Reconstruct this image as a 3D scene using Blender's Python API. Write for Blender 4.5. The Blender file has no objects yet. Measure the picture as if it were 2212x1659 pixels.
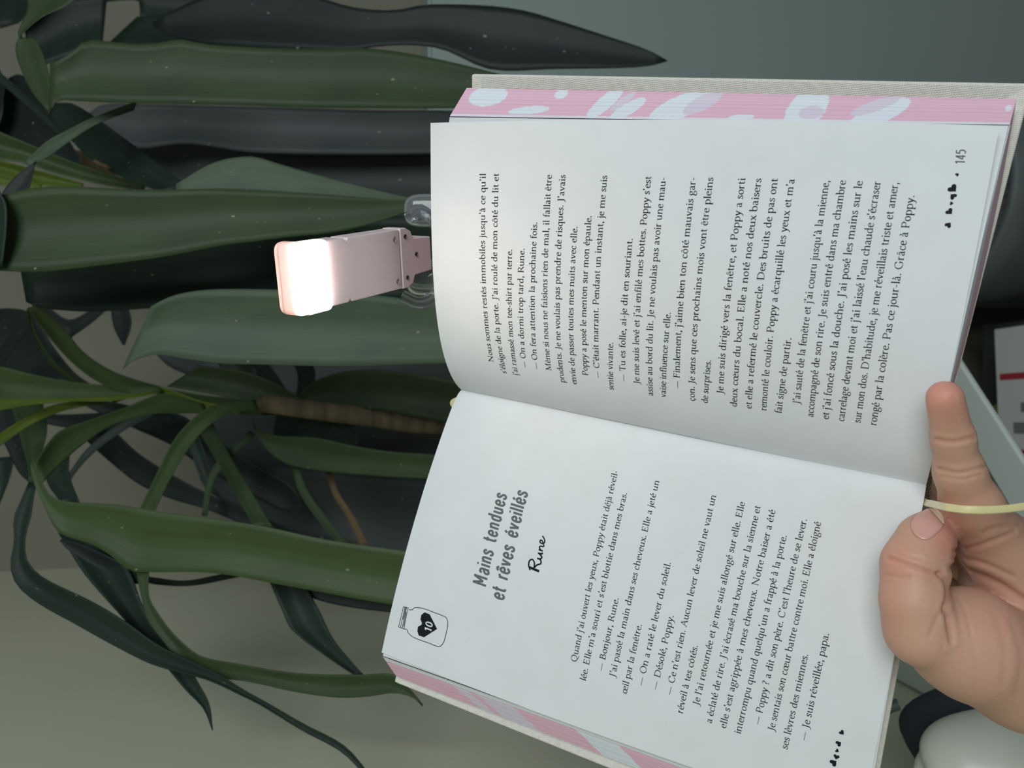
import bpy, bmesh, math, random
import numpy as np
from mathutils import Vector, Matrix
from mathutils.bvhtree import BVHTree
random.seed(4)
SC = bpy.context.scene
COL = SC.collection
# ------------------------------------------------------------------ camera (portrait photo saved on its side: image left is up)
F = 1661.0
PITCH = math.radians(12)
CAM = np.array([0., 0., 1.5])
RIGHT = np.array([1., 0, 0]); UP = np.array([0, math.sin(PITCH), math.cos(PITCH)]); FWD = np.array([0, math.cos(PITCH), -math.sin(PITCH)])
cd = bpy.data.cameras.new('camera'); cam = bpy.data.objects.new('camera', cd); COL.objects.link(cam)
cd.sensor_width = 36; cd.lens = 36 * F / 2212; cd.clip_start = .01
m = Matrix.Identity(4)
for i in range(3):
    m[i][0] = -UP[i]; m[i][1] = RIGHT[i]; m[i][2] = -FWD[i]; m[i][3] = CAM[i]
cam.matrix_world = m
cd.dof.use_dof = True; cd.dof.focus_distance = .345; cd.dof.aperture_fstop = 14
SC.camera = cam
# ------------------------------------------------------------------ world, lights, exposure
wd = bpy.data.worlds.new('world'); SC.world = wd; wd.use_nodes = True
wd.node_tree.nodes['Background'].inputs[0].default_value = (.78, .92, 1, 1)
wd.node_tree.nodes['Background'].inputs[1].default_value = .12
def area(name, loc, target, size, power, col, sy=None):
    l = bpy.data.lights.new(name, 'AREA'); l.energy = power; l.color = col; l.size = size
    if sy: l.shape = 'RECTANGLE'; l.size_y = sy
    o = bpy.data.objects.new(name, l); COL.objects.link(o); o.location = loc
    o.rotation_euler = (Vector(target) - Vector(loc)).to_track_quat('-Z', 'Y').to_euler(); return o
area('window_daylight', (.6, -.9, 2.15), (0, .4, 1.4), .8, 18.6, (.87, .96, 1), .8)
SC.view_settings.view_transform = 'Standard'; SC.view_settings.look = 'None'
SC.view_settings.exposure = 0; SC.view_settings.gamma = 1; SC.view_settings.use_curve_mapping = False

# ------------------------------------------------------------------ helpers
def Wc(P):                      # camera centimetres (right, up, -forward) -> world metres
    P = np.asarray(P, float)
    return CAM + .01 * (P[..., 0:1] * RIGHT + P[..., 1:2] * UP - P[..., 2:3] * FWD)
def Pc(px, py, d):              # photo pixel at depth d (cm) -> camera centimetres
    return np.array([(829.5 - py) / F * d, (1106 - px) / F * d, -d])
def Pw(px, py, d): return Wc(Pc(px, py, d))
def on_plane(px, py, z):        # photo pixel on the level z (m)
    v = Wc(Pc(px, py, 100.)) - CAM
    return CAM + v * (z - CAM[2]) / v[2]
def wpos(o):
    p = Vector((0, 0, 0))
    while o: p += o.location; o = o.parent
    return np.array(p)
def link(name, me, parent=None, mat=None):
    o = bpy.data.objects.new(name, me); COL.objects.link(o)
    if parent: o.parent = parent
    if mat and not me.materials: me.materials.append(mat)
    return o
def mesh(name, V, Fc, mat=None, parent=None, smooth=False, uv=None, loc=None):
    V = np.asarray(V, float)
    off = wpos(parent) if parent else np.zeros(3)
    if loc is not None: off = off + np.asarray(loc)
    me = bpy.data.meshes.new(name)
    me.from_pydata([tuple(v) for v in (V - off)], [], [tuple(int(i) for i in f) for f in Fc])
    if uv is not None:
        l = me.uv_layers.new(name='UVMap')
        idx = np.zeros(len(me.loops), dtype=np.int32); me.loops.foreach_get('vertex_index', idx)
        l.data.foreach_set('uv', np.asarray(uv, np.float32)[idx].ravel())
    if smooth: me.polygons.foreach_set('use_smooth', [True] * len(me.polygons))
    me.update()
    o = link(name, me, parent, mat)
    if loc is not None: o.location = tuple(loc)
    return o
def empty(name, loc, label=None, cat=None, group=None):
    o = bpy.data.objects.new(name, None); COL.objects.link(o); o.location = tuple(loc); o.empty_display_size = .02
    tag(o, label, cat, group); return o
def tag(o, label=None, cat=None, group=None, kind=None):
    if label: o['label'] = label
    if cat: o['category'] = cat
    if group: o['group'] = group
    if kind: o['kind'] = kind
    return o
def grid(P, name, mat, parent=None, smooth=True, flip=False, uv=True):
    P = np.asarray(P); n, k = P.shape[:2]
    fs = []
    for i in range(n - 1):
        for j in range(k - 1):
            q = [i * k + j, i * k + j + 1, (i + 1) * k + j + 1, (i + 1) * k + j]
            fs.append(q[::-1] if flip else q)
    U = np.stack(np.meshgrid(np.linspace(0, 1, n), np.linspace(0, 1, k), indexing='ij'), -1).reshape(-1, 2)
    return mesh(name, P.reshape(-1, 3), fs, mat, parent, smooth, U if uv else None)
def solid(o, t, off=0):
    s = o.modifiers.new('thick', 'SOLIDIFY'); s.thickness = t; s.offset = off; return o
def bevel(o, w, seg=3):
    b = o.modifiers.new('bevel', 'BEVEL'); b.width = w; b.segments = seg; b.limit_method = 'ANGLE'; b.angle_limit = math.radians(35)
    return o
def prism(name, poly, z0, z1, mat, parent=None, bev=0, loc=None):
    n = len(poly); V = [(x, y, z0) for x, y in poly] + [(x, y, z1) for x, y in poly]
    fs = [list(range(n))[::-1], list(range(n, 2 * n))] + [[i, (i + 1) % n, n + (i + 1) % n, n + i] for i in range(n)]
    o = mesh(name, V, fs, mat, parent, loc=loc)
    if bev: bevel(o, bev)
    return o
def obox(name, c, ax, half, mat, parent=None, bev=0, seg=3):   # oriented box, world metres
    ax = np.asarray(ax); V = []
    for sx in (-1, 1):
        for sy in (-1, 1):
            for sz in (-1, 1): V.append(c + sx * half[0] * ax[0] + sy * half[1] * ax[1] + sz * half[2] * ax[2])
    fs = [(0, 1, 3, 2), (4, 6, 7, 5), (0, 4, 5, 1), (2, 3, 7, 6), (0, 2, 6, 4), (1, 5, 7, 3)]
    if np.linalg.det(ax) < 0: fs = [f[::-1] for f in fs]
    o = mesh(name, V, fs, mat, parent)
    if bev: bevel(o, bev, seg)
    return o
def catmull(pts, n):
    P = np.array(pts, float); 
    if len(P) == 2: return P[0] + np.linspace(0, 1, n)[:, None] * (P[1] - P[0])
    L = np.r_[0, np.cumsum(np.maximum(np.linalg.norm(np.diff(P, axis=0), axis=1), 1e-6))]
    Q = np.vstack([2 * P[0] - P[1], P, 2 * P[-1] - P[-2]])
    out = []
    for t in np.linspace(0, L[-1], n):
        i = min(np.searchsorted(L, t, side='right') - 1, len(P) - 2); s = (t - L[i]) / (L[i + 1] - L[i])
        a, b, c, d = Q[i], Q[i + 1], Q[i + 2], Q[i + 3]
        h0 = L[i + 1] - L[i]
        la = max(np.linalg.norm(b - a), 1e-6); lc = max(np.linalg.norm(d - c), 1e-6)
        m1 = (c - a) / (h0 + la) * h0; m2 = (d - b) / (h0 + lc) * h0
        out.append((2 * s**3 - 3 * s**2 + 1) * b + (s**3 - 2 * s**2 + s) * m1 + (-2 * s**3 + 3 * s**2) * c + (s**3 - s**2) * m2)
    return np.array(out)

# ------------------------------------------------------------------ materials
def srgb(*c): return tuple(((v / 255) / 12.92 if v / 255 <= .04045 else ((v / 255 + .055) / 1.055) ** 2.4) for v in c) + (1,)
class M:
    def __init__(s, name, col, rough=.6, spec=.5, **k):
        s.m = bpy.data.materials.new(name); s.m.use_nodes = True; s.t = s.m.node_tree; s.b = s.t.nodes['Principled BSDF']
        s.b.inputs['Base Color'].default_value = col; s.b.inputs['Roughness'].default_value = rough
        s.b.inputs['Specular IOR Level'].default_value = spec
        for a, v in k.items(): s.b.inputs[a.replace('_', ' ')].default_value = v
    def n(s, t, **k):
        o = s.t.nodes.new(t)
        for a, v in k.items(): setattr(o, a, v)
        return o
    def l(s, a, b): s.t.links.new(a, b)
    def coord(s, kind='Object', scale=(1, 1, 1)):
        c = s.n('ShaderNodeTexCoord'); mp = s.n('ShaderNodeMapping'); mp.inputs['Scale'].default_value = scale
        s.l(c.outputs[kind], mp.inputs[0]); return mp.outputs[0]
    def noise(s, v, scale, detail=3, rough=.5):
        t = s.n('ShaderNodeTexNoise'); s.l(v, t.inputs['Vector']); t.inputs['Scale'].default_value = scale
        t.inputs['Detail'].default_value = detail; t.inputs['Roughness'].default_value = rough; return t.outputs['Fac']
    def ramp(s, f, a, b, p0=.3, p1=.7):
        r = s.n('ShaderNodeValToRGB'); r.color_ramp.elements[0].color = a; r.color_ramp.elements[1].color = b
        r.color_ramp.elements[0].position = p0; r.color_ramp.elements[1].position = p1
        s.l(f, r.inputs[0]); return r.outputs[0]
    def col(s, o): s.l(o, s.b.inputs['Base Color']); return s
    def bump(s, f, strength=.2, dist=.001):
        b = s.n('ShaderNodeBump'); b.inputs['Strength'].default_value = strength; b.inputs['Distance'].default_value = dist
        s.l(f, b.inputs['Height']); s.l(b.outputs[0], s.b.inputs['Normal']); return s
def mat_wall(name, a, b):
    w = M(name, a, .9, .2); v = w.coord('Object'); w.col(w.ramp(w.noise(v, 3), a, b)); w.bump(w.noise(v, 260), .12, .0006); return w.m
def mat_leaf(name, a, b, tr=.12, rough=.5):
    w = M(name, a, rough, .25); v = w.coord('UV', (1.2, 34, 1)); f = w.noise(v, 1, 4, .6)
    v2 = w.coord('UV', (5, 2, 1)); g = w.noise(v2, 1, 2)
    mx = w.n('ShaderNodeMath', operation='ADD'); w.l(f, mx.inputs[0]); w.l(g, mx.inputs[1])
    hf = w.n('ShaderNodeMath', operation='MULTIPLY'); w.l(mx.outputs[0], hf.inputs[0]); hf.inputs[1].default_value = .5
    base = w.ramp(hf.outputs[0], a, b, .36, .64)
    sp = w.noise(w.coord('UV', (9, 3, 1)), 6, 1, .3); vs = w.coord('UV', (24, 5, 1)); n2 = w.noise(vs, 3, 0)
    gt = w.n('ShaderNodeMath', operation='GREATER_THAN'); w.l(n2, gt.inputs[0]); gt.inputs[1].default_value = .855
    mix = w.n('ShaderNodeMix', data_type='RGBA'); w.l(gt.outputs[0], mix.inputs[0]); w.l(base, mix.inputs[6]); mix.inputs[7].default_value = srgb(150, 146, 112)
    w.col(mix.outputs[2]); w.bump(f, .25, .0006)
    t = w.n('ShaderNodeBsdfTranslucent'); t.inputs[0].default_value = tuple(x * 1.6 for x in b[:3]) + (1,)
    ms = w.n('ShaderNodeMixShader'); ms.inputs[0].default_value = tr; out = w.t.nodes['Material Output']
    w.l(w.b.outputs[0], ms.inputs[1]); w.l(t.outputs[0], ms.inputs[2]); w.l(ms.outputs[0], out.inputs[0])
    return w.m
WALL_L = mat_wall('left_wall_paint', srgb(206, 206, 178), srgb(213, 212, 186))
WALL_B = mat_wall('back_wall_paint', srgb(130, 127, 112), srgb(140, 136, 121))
FLOOR = M('floor_boards', srgb(70, 66, 60), .5); v_ = FLOOR.coord('Object', (1, 9, 1)); FLOOR.col(FLOOR.ramp(FLOOR.noise(v_, 3), srgb(66, 62, 55), srgb(84, 78, 68))); FLOOR = FLOOR.m
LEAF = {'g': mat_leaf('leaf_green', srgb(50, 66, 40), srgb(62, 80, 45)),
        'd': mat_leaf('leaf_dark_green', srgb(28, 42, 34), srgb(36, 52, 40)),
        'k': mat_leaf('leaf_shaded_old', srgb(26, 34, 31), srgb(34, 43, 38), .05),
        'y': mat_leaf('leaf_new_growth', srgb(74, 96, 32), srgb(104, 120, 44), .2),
        'o': mat_leaf('leaf_underside_and_glare', srgb(72, 88, 68), srgb(86, 102, 78)),
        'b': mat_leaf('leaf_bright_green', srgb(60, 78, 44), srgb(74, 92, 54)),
        'h': mat_leaf('leaf_deep_haze_tint', srgb(62, 68, 68), srgb(74, 80, 78), .08),  # deep leaves coloured paler and greyer: haze of the glare painted in
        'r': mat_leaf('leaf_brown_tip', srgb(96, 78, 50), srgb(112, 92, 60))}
def mat_paper():
    w = M('book_paper', srgb(226, 228, 228), .85, .15); v = w.coord('Object')
    f = w.noise(v, 900, 2); w.bump(f, .35, .00012)
    w.col(w.ramp(w.noise(v, 60, 3), srgb(225, 227, 226), srgb(229, 231, 231)))
    t = w.n('ShaderNodeBsdfTranslucent'); t.inputs[0].default_value = srgb(225, 220, 212)
    ms = w.n('ShaderNodeMixShader'); ms.inputs[0].default_value = .08; out = w.t.nodes['Material Output']
    w.l(w.b.outputs[0], ms.inputs[1]); w.l(t.outputs[0], ms.inputs[2]); w.l(ms.outputs[0], out.inputs[0])
    return w.m
PAPER = mat_paper()
INK = M('black_ink', srgb(20, 22, 28), .7, .2).m
GREYINK = M('grey_ink', srgb(98, 102, 102), .7, .2).m
def mat_vcol(name, rough=.8, sss=0, bumpscale=0, bs=.2, bd=.0003):
    w = M(name, (1, 1, 1, 1), rough, .3); a = w.n('ShaderNodeVertexColor'); a.layer_name = 'Col'; w.col(a.outputs[0])
    if bumpscale: w.bump(w.noise(w.coord('Object'), bumpscale, 3), bs, bd)
    if sss:
        w.b.inputs['Subsurface Weight'].default_value = sss; w.b.inputs['Subsurface Radius'].default_value = (.008, .003, .0015)
        w.b.inputs['Subsurface Scale'].default_value = .6
    return w.m
EDGE = mat_vcol('sprayed_page_edges', .85)
SKIN = mat_vcol('skin', .5, .25, 420, .22, .0005)
def mat_linen(name, a, b):
    w = M(name, a, .85, .2); v = w.coord('Object'); 
    wx = w.n('ShaderNodeTexWave'); wx.inputs['Scale'].default_value = 420; wx.inputs['Distortion'].default_value = 2.5; w.l(v, wx.inputs[0])
    wy = w.n('ShaderNodeTexWave'); wy.bands_direction = 'Z'; wy.inputs['Scale'].default_value = 420; wy.inputs['Distortion'].default_value = 2.5; w.l(v, wy.inputs[0])
    ad = w.n('ShaderNodeMath', operation='MAXIMUM'); w.l(wx.outputs['Fac'], ad.inputs[0]); w.l(wy.outputs['Fac'], ad.inputs[1])
    w.bump(ad.outputs[0], .6, .0003); w.col(w.ramp(w.noise(v, 500), a, b)); return w.m
LINEN = mat_linen('cover_linen', srgb(218, 211, 200), srgb(230, 224, 214))
ENDP = M('printed_endpaper', srgb(180, 110, 100), .8); v_ = ENDP.coord('Object'); ENDP.col(ENDP.ramp(ENDP.noise(v_, 28, 1), srgb(176, 96, 98), srgb(196, 176, 130), .44, .56)); ENDP = ENDP.m
GOLDR = M('satin_ribbon', srgb(226, 214, 150), .35, .6, Sheen_Weight=.3); v_ = GOLDR.coord('UV', (160, 6, 1)); GOLDR.bump(GOLDR.noise(v_, 1, 2), .5, .0003)
GOLDR.col(GOLDR.ramp(GOLDR.noise(v_, 2, 2), srgb(206, 190, 126), srgb(236, 226, 172))); GOLDR = GOLDR.m
SPINEM = M('gold_flecked_spine_lining', srgb(96, 78, 60), .5, .6); v_ = SPINEM.coord('Object'); vo = SPINEM.n('ShaderNodeTexVoronoi'); vo.inputs['Scale'].default_value = 1500; SPINEM.l(v_, vo.inputs[0])
SPINEM.col(SPINEM.ramp(vo.outputs['Distance'], srgb(250, 232, 180), srgb(150, 124, 96), .18, .36)); SPINEM = SPINEM.m
LAMPM = M('pale_pink_plastic', srgb(236, 212, 214), .38, .5); LAMPM.bump(LAMPM.noise(LAMPM.coord('Object'), 1500), .08, .0002); LAMPM = LAMPM.m
DARKP = M('dark_screw', srgb(70, 66, 68), .5, .5).m
CLEAR = M('clear_smoky_plastic', (.75, .78, .8, 1), .08, .5, Transmission_Weight=.92, IOR=1.42).m
def mat_emit(name, col, st):
    w = M(name, col, .3); w.b.inputs['Emission Color'].default_value = col; w.b.inputs['Emission Strength'].default_value = st; return w.m
LED = mat_emit('lit_diffuser', (1, .92, .86, 1), 12.0)
LEDRIM = M('frosted_lens_rim', srgb(240, 214, 206), .3, .5, Transmission_Weight=.3); LEDRIM = LEDRIM.m
DESKM = M('white_lacquer', srgb(200, 208, 200), .4, .5); DESKM.bump(DESKM.noise(DESKM.coord('Object'), 40), .05, .001); DESKM = DESKM.m
POTM = M('dark_grey_ceramic', srgb(96, 102, 102), .55, .4); POTM.col(POTM.ramp(POTM.noise(POTM.coord('Object'), 9), srgb(92, 98, 98), srgb(108, 114, 112))); POTM = POTM.m
SOILM = M('grey_clay_pebbles', srgb(104, 104, 98), .95); SOILM.bump(SOILM.noise(SOILM.coord('Object'), 90), 1, .01); SOILM = SOILM.m
CANEM = M('cane_bark', srgb(112, 98, 72), .8); CANEM.col(CANEM.ramp(CANEM.noise(CANEM.coord('Object', (1, 1, 8)), 12), srgb(84, 74, 56), srgb(128, 112, 84))); CANEM = CANEM.m
def flat(name, c, r=.6): 
    w = M(name, c, r, .4); w.bump(w.noise(w.coord('Object'), 120), .06, .0006); return w.m

# ------------------------------------------------------------------ room shell
def slab(name, lo, hi, mat):
    lo = np.array(lo, float); hi = np.array(hi, float); c = (lo + hi) / 2
    return tag(obox(name, c, np.eye(3), (hi - lo) / 2, mat), kind='structure')
XW, YW = -.302, 1.382
slab('floor', (XW - .1, -1.4, -.1), (2.2, YW + .1, 0), FLOOR)
slab('wall_back', (XW - .1, YW, 0), (2.2, YW + .1, 2.8), WALL_B)
slab('wall_left', (XW - .1, -.2, 0), (XW, YW, 2.8), WALL_L)

# ------------------------------------------------------------------ furniture and small things on it, low in the view
E1, E2 = on_plane(2086, 804, .96), on_plane(2212, 999, .96)
e = (E2 - E1)[:2]; e /= np.linalg.norm(e)
near = E2[:2] + e * .22; far = E1[:2] - e * .10
nrm = np.array([e[1], -e[0]]); nrm = nrm if nrm[0] < 0 else -nrm
DZ = .96
desk = empty('side_table', (-.2, .6, 0), 'white lacquered side table in the corner below the hand, its top edge running diagonally', 'table')
poly = [tuple(near), tuple(far), (far[0] - .02, .82), (XW + .004, .82), (XW + .004, near[1])]
def gpt(px, py): return on_plane(px, py, DZ)[:2]
prism('table_top', poly, DZ - .006, DZ, DESKM, desk, .002)
for lx, ly in ((XW + .03, .28), (XW + .03, .79), (-.12, .79), (-.2, near[1] + .05)): prism('leg', [(lx - .015, ly - .015), (lx + .015, ly - .015), (lx + .015, ly + .015), (lx - .015, ly + .015)], 0, DZ - .006, DESKM, desk, .002)
ga, gb = gpt(2120, 1000), gpt(2212, 1158); gd = (gb - ga) / np.linalg.norm(gb - ga); gn = np.array([gd[1], -gd[0]]) * .0035
prism('top_seam', [tuple(ga - gd * .05 - gn), tuple(ga - gd * .05 + gn), tuple(gb + gd * .1 + gn), tuple(gb + gd * .1 - gn)], DZ - .002, DZ + .0012, flat('seam_grey', srgb(90, 96, 92)), desk)
# stack of books standing on a low box, beyond the dresser
def sbook(px, py, z, w, h, t, rot, cm, name_label, page=True, marks=()):
    p = on_plane(px, py, z)
    b = empty('stacked_book', (p[0], p[1], z - t), name_label, 'book', 'books stacked beside the plant pot')
    R = Matrix.Rotation(rot, 3, 'Z'); ax = np.array(R.transposed())
    c = np.array([p[0], p[1], z - t / 2])
    for s, nm in ((1, 'front_cover'), (-1, 'back_cover')):
        obox(nm, c + np.array([0, 0, s * (t / 2 - .0015)]), ax, (w / 2, h / 2, .0015), cm, b, .0008, 2)
    obox('spine', c - ax[0] * (w / 2 - .0015), ax, (.0018, h / 2, t / 2), cm, b, .001, 2)
    obox('page_block', c + ax[0] * .002, ax, (w / 2 - .004, h / 2 - .003, t / 2 - .003), PAPER, b)
    for k, (u0, u1, v0, v1, mc) in enumerate(marks):    # printed blocks on the cover and the spine
        zz = z + .0006
        q = [c + ax[0] * (u * w / 2) + ax[1] * (v * h / 2) for u, v in ((u0, v0), (u1, v0), (u1, v1), (u0, v1))]
        o = mesh('printed_mark', [(a[0], a[1], zz) for a in q], [(0, 1, 2, 3)], mc, b)
    return b
CW, CR, CY, CN, CG = flat('cover_white', srgb(214, 214, 208)), flat('cover_red', srgb(176, 52, 58)), flat('cover_olive_yellow', srgb(150, 138, 78)), flat('cover_navy', srgb(38, 48, 84)), flat('cover_grey', srgb(120, 128, 128))
box = empty('storage_box', (-.07, 1.02, 0), 'dark grey storage box on the floor carrying the stack of books', 'box')
BX = M('dark_box_board', srgb(58, 62, 62), .7).m
prism('box_body', [(-.25, .86), (.105, .86), (.105, 1.2), (-.25, 1.2)], 0, .34, BX, box, .004)
prism('lid', [(-.255, .855), (.11, .855), (.11, 1.205), (-.255, 1.205)], .34, .36, BX, box, .004)
sbook(2300, 925, .385, .15, .21, .025, .75, CN, 'navy blue book at the bottom of the stack beside the pot', marks=[(-.7, .7, -.1, .2, CG)])
sbook(2278, 910, .411, .15, .20, .026, .5, CY, 'olive yellow book under the two white books in the stack', marks=[(-.6, .5, .3, .5, CN)])
sbook(2255, 868, .435, .15, .21, .024, 1.75, CW, 'white book with red lettering, second from the top of the stack', marks=[(-.8, .8, .42, .56, CR), (-.6, .3, -.1, .1, CR), (-.6, .5, .7, .8, CG)])
sbook(2240, 846, .463, .15, .21, .028, 1.62, CW, 'white book with a red band and grey title, topmost of the stack', marks=[(-.9, .9, .86, .97, CR), (-.7, .6, .45, .62, CG), (-.5, .4, .15, .3, CG), (-.9, .9, -.3, -.2, CR)])
# things on the dresser, lower left of the upright view
def pillow(name, c, ax, half, mat, parent, n=14, p=3.2):
    V = []; 
    for i in range(n + 1):
        th = -math.pi / 2 + math.pi * i / n
        for j in range(2 * n):
            ph = math.pi * j / n
            f = lambda a, e_: math.copysign(abs(a) ** e_, a)
            x = f(math.cos(th), 2 / p) * f(math.cos(ph), 2 / p); y = f(math.cos(th), 2 / p) * f(math.sin(ph), 2 / p); z = f(math.sin(th), .9)
            V.append(c + ax[0] * half[0] * x + ax[1] * half[1] * y + ax[2] * half[2] * z)
    fs = [(i * 2 * n + j, i * 2 * n + (j + 1) % (2 * n), (i + 1) * 2 * n + (j + 1) % (2 * n), (i + 1) * 2 * n + j) for i in range(n) for j in range(2 * n)]
    return mesh(name, V, fs, mat, parent, True)
def frame_px(p0, p1, d0, d1):   # axes for a thing seen lying along p0 -> p1
    a = Pw(*p0, d0); b = Pw(*p1, d1); t = (b - a); L = np.linalg.norm(t); t /= L
    up = np.array([0, 0, 1.]); n = up - t * (up @ t); n /= np.linalg.norm(n); s = np.cross(n, t); return (a + b) / 2, np.array([t, s, n]), L
NAVY = M('navy_fabric', srgb(56, 64, 72), .8); NAVY.bump(NAVY.noise(NAVY.coord('Object'), 300), .3, .0006); NAVY = NAVY.m
WPL = M('glossy_white_plastic', srgb(240, 242, 226), .28, .5).m; GPL = M('grey_green_plastic', srgb(98, 112, 112), .45, .5).m
c_, ax_, L_ = frame_px((1985, 1588), (2200, 1508), 56, 54)
po = empty('fabric_pouch', c_ - np.array([0, 0, .02]), 'dark navy fabric pouch with small metal pull, on the side table behind the wrist', 'pouch')
pillow('pouch_body', c_ - ax_[2] * .012, ax_, (L_ / 2 + .012, .028, .019), NAVY, po)
obox('zip_pull', c_ + ax_[0] * .026 + ax_[2] * .004 - ax_[1] * .012, ax_, (.006, .004, .001), M('dull_metal', srgb(150, 146, 130), .35, .5, Metallic=.7).m, po, .0008)
c_, ax_, L_ = frame_px((2012, 1660), (2250, 1610), 50, 48.5)
wc = empty('hair_dryer', c_ - np.array([0, 0, .03]), 'rounded glossy white plastic appliance with a long groove, lowest thing on the side table front', 'appliance')
pillow('housing', c_, ax_, (L_ / 2 + .004, .028, .019), WPL, wc, 20, 2.6)
pillow('lower_shell', c_ - ax_[2] * .022 - ax_[1] * .012, ax_, (L_ / 2 + .012, .034, .014), WPL, wc, 20, 2.6)
# curved grey band round its end
ring = []
for k in range(33):
    a = math.pi * .5 + math.pi * 1.0 * k / 32
    cc = c_ - ax_[0] * .035 - ax_[2] * .02
    row = []
    for q in range(9):
        b = 2 * math.pi * q / 8
        r = .045 + .004 * math.cos(b)
        row.append(cc + ax_[0] * r * math.cos(a) + ax_[1] * r * math.sin(a) + ax_[2] * .004 * math.sin(b))
    ring.append(row)
grid(ring, 'rim_band', GPL, wc)

cab = empty('cabinet', (.6, 1.33, 0), 'tall plain grey-green cabinet standing against the back wall behind the plant', 'cabinet')
CABM = flat('cabinet_grey_green', srgb(158, 172, 166), .55)
prism('cabinet_body', [(.16, 1.29), (.96, 1.29), (.96, YW - .002), (.16, YW - .002)], 0, 1.37, CABM, cab, .002)
for x0_, x1_ in ((.163, .498), (.502, .957)): prism('door', [(x0_, 1.272), (x1_, 1.272), (x1_, 1.289), (x0_, 1.289)], .06, 1.365, CABM, cab, .002)
# ------------------------------------------------------------------ the plant
PLX, PLY = .30, 1.07
plant = empty('corn_plant', (PLX, PLY, 0), 'tall leafy corn plant in a dark grey pot, filling the corner behind the open book', 'plant')
prof = [(.0, .0), (.125, .0), (.135, .02), (.168, .55), (.172, .59), (.164, .595), (.158, .57), (.155, .55), (0, .55)]
def lathe(name, prof, c, mat, parent, n=48):
    V = []; k = len(prof)
    for r, z in prof:
        for j in range(n): V.append((c[0] + r * math.cos(2 * math.pi * j / n), c[1] + r * math.sin(2 * math.pi * j / n), c[2] + z))
    fs = [(i * n + j, i * n + (j + 1) % n, (i + 1) * n + (j + 1) % n, (i + 1) * n + j) for i in range(k - 1) for j in range(n)]
    return mesh(name, V, fs, mat, parent, True)
lathe('pot', prof[:-1], (PLX, PLY, 0), POTM, plant)
lathe('soil', [(0, .55), (.08, .558), (.157, .55)], (PLX, PLY, 0), SOILM, plant)
def tube(name, pts, rad, mat, parent, n=12, k=30):
    C = catmull(pts, k); R = np.interp(np.linspace(0, 1, k), np.linspace(0, 1, len(rad)), rad); rows = []
    for i in range(k):
        t = C[min(i + 1, k - 1)] - C[max(i - 1, 0)]; t /= np.linalg.norm(t)
        a = np.cross(t, [0.3, 1, .1]); a /= np.linalg.norm(a); b = np.cross(t, a)
        rows.append([C[i] + R[i] * (math.cos(2 * math.pi * q / n) * a + math.sin(2 * math.pi * q / n) * b) for q in range(n + 1)])
    return grid(rows, name, mat, parent)
tube('cane', [(PLX - .03, PLY - .02, .54), (PLX - .09, PLY - .1, 1.0), Pw(1000, 905, 86), Pw(800, 900, 82), Pw(560, 870, 76)], [.02, .018, .016, .013, .009], CANEM, plant)
tube('cane', [(PLX + .05, PLY + .03, .54), (PLX + .06, PLY + .06, 1.1), Pw(1000, 430, 104), Pw(560, 400, 104), Pw(60, 330, 100)], [.02, .018, .016, .014, .012], CANEM, plant)
def leaf(A, B, d0, d1, mt, fold=.12, N=30, wave=.0, belly=0.):
    A = [tuple(map(float, p)) for p in A]; B = [tuple(map(float, p)) for p in B]
    def taper(a0, a1, b0, b1, k):            # a pointed continuation beyond the last pair of edge points
        mid = ((a0[0] + b0[0]) / 2, (a0[1] + b0[1]) / 2); w_ = math.dist(a0, b0)
        dx, dy = mid[0] - (a1[0] + b1[0]) / 2, mid[1] - (a1[1] + b1[1]) / 2; L_ = math.hypot(dx, dy) + 1e-6
        q = lambda t: (mid[0] + dx / L_ * w_ * k * t, mid[1] + dy / L_ * w_ * k * t)
        m1, m2 = q(.55), q(1); sx, sy = (a0[0] - b0[0]) * .33, (a0[1] - b0[1]) * .33
        return [(m1[0] + sx, m1[1] + sy), (m2[0] + sx * .02, m2[1] + sy * .02)], [(m1[0] - sx, m1[1] - sy), (m2[0] - sx * .02, m2[1] - sy * .02)]
    me_ = ((A[-1][0] + B[-1][0]) / 2, (A[-1][1] + B[-1][1]) / 2); ms_ = ((A[0][0] + B[0][0]) / 2, (A[0][1] + B[0][1]) / 2)
    if math.dist(A[-1], B[-1]) > 14 and (me_[0] > 900 or mt in 'kh'):
        ta, tb = taper(A[-1], A[-2], B[-1], B[-2], 1.9 if me_[0] > 900 else .8); A = A + ta; B = B + tb; N += 8
    if math.dist(A[0], B[0]) > 14 and (ms_[0] < 6 or ms_[1] < 6 or mt in 'kh'):
        ta, tb = taper(A[0], A[1], B[0], B[1], 1.6 if ms_[0] < 6 or ms_[1] < 0 else .7); A = ta[::-1] + A; B = tb[::-1] + B; N += 8
    A = catmull(A, N); B = catmull(B, N); K = 9; rows = []
    w = np.linalg.norm(A - B, axis=1)
    for i in range(N):
        t = i / (N - 1); d = d0 + (d1 - d0) * t - belly * math.sin(math.pi * t)
        wc_ = w[i] / F * d; row = []
        for j in range(K):
            s = j / (K - 1); p = A[i] * (1 - s) + B[i] * s
            dd = d + fold * wc_ * (1 - abs(2 * s - 1) ** 1.4) + wave * wc_ * math.sin(t * 19 + s * 2.2) * abs(2 * s - 1)
            row.append(Wc(Pc(p[0], p[1], dd)))
        rows.append(row)
    o = grid(rows, 'leaf', LEAF[mt], plant)
    return solid(o, .0005)
X = leaf
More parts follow.
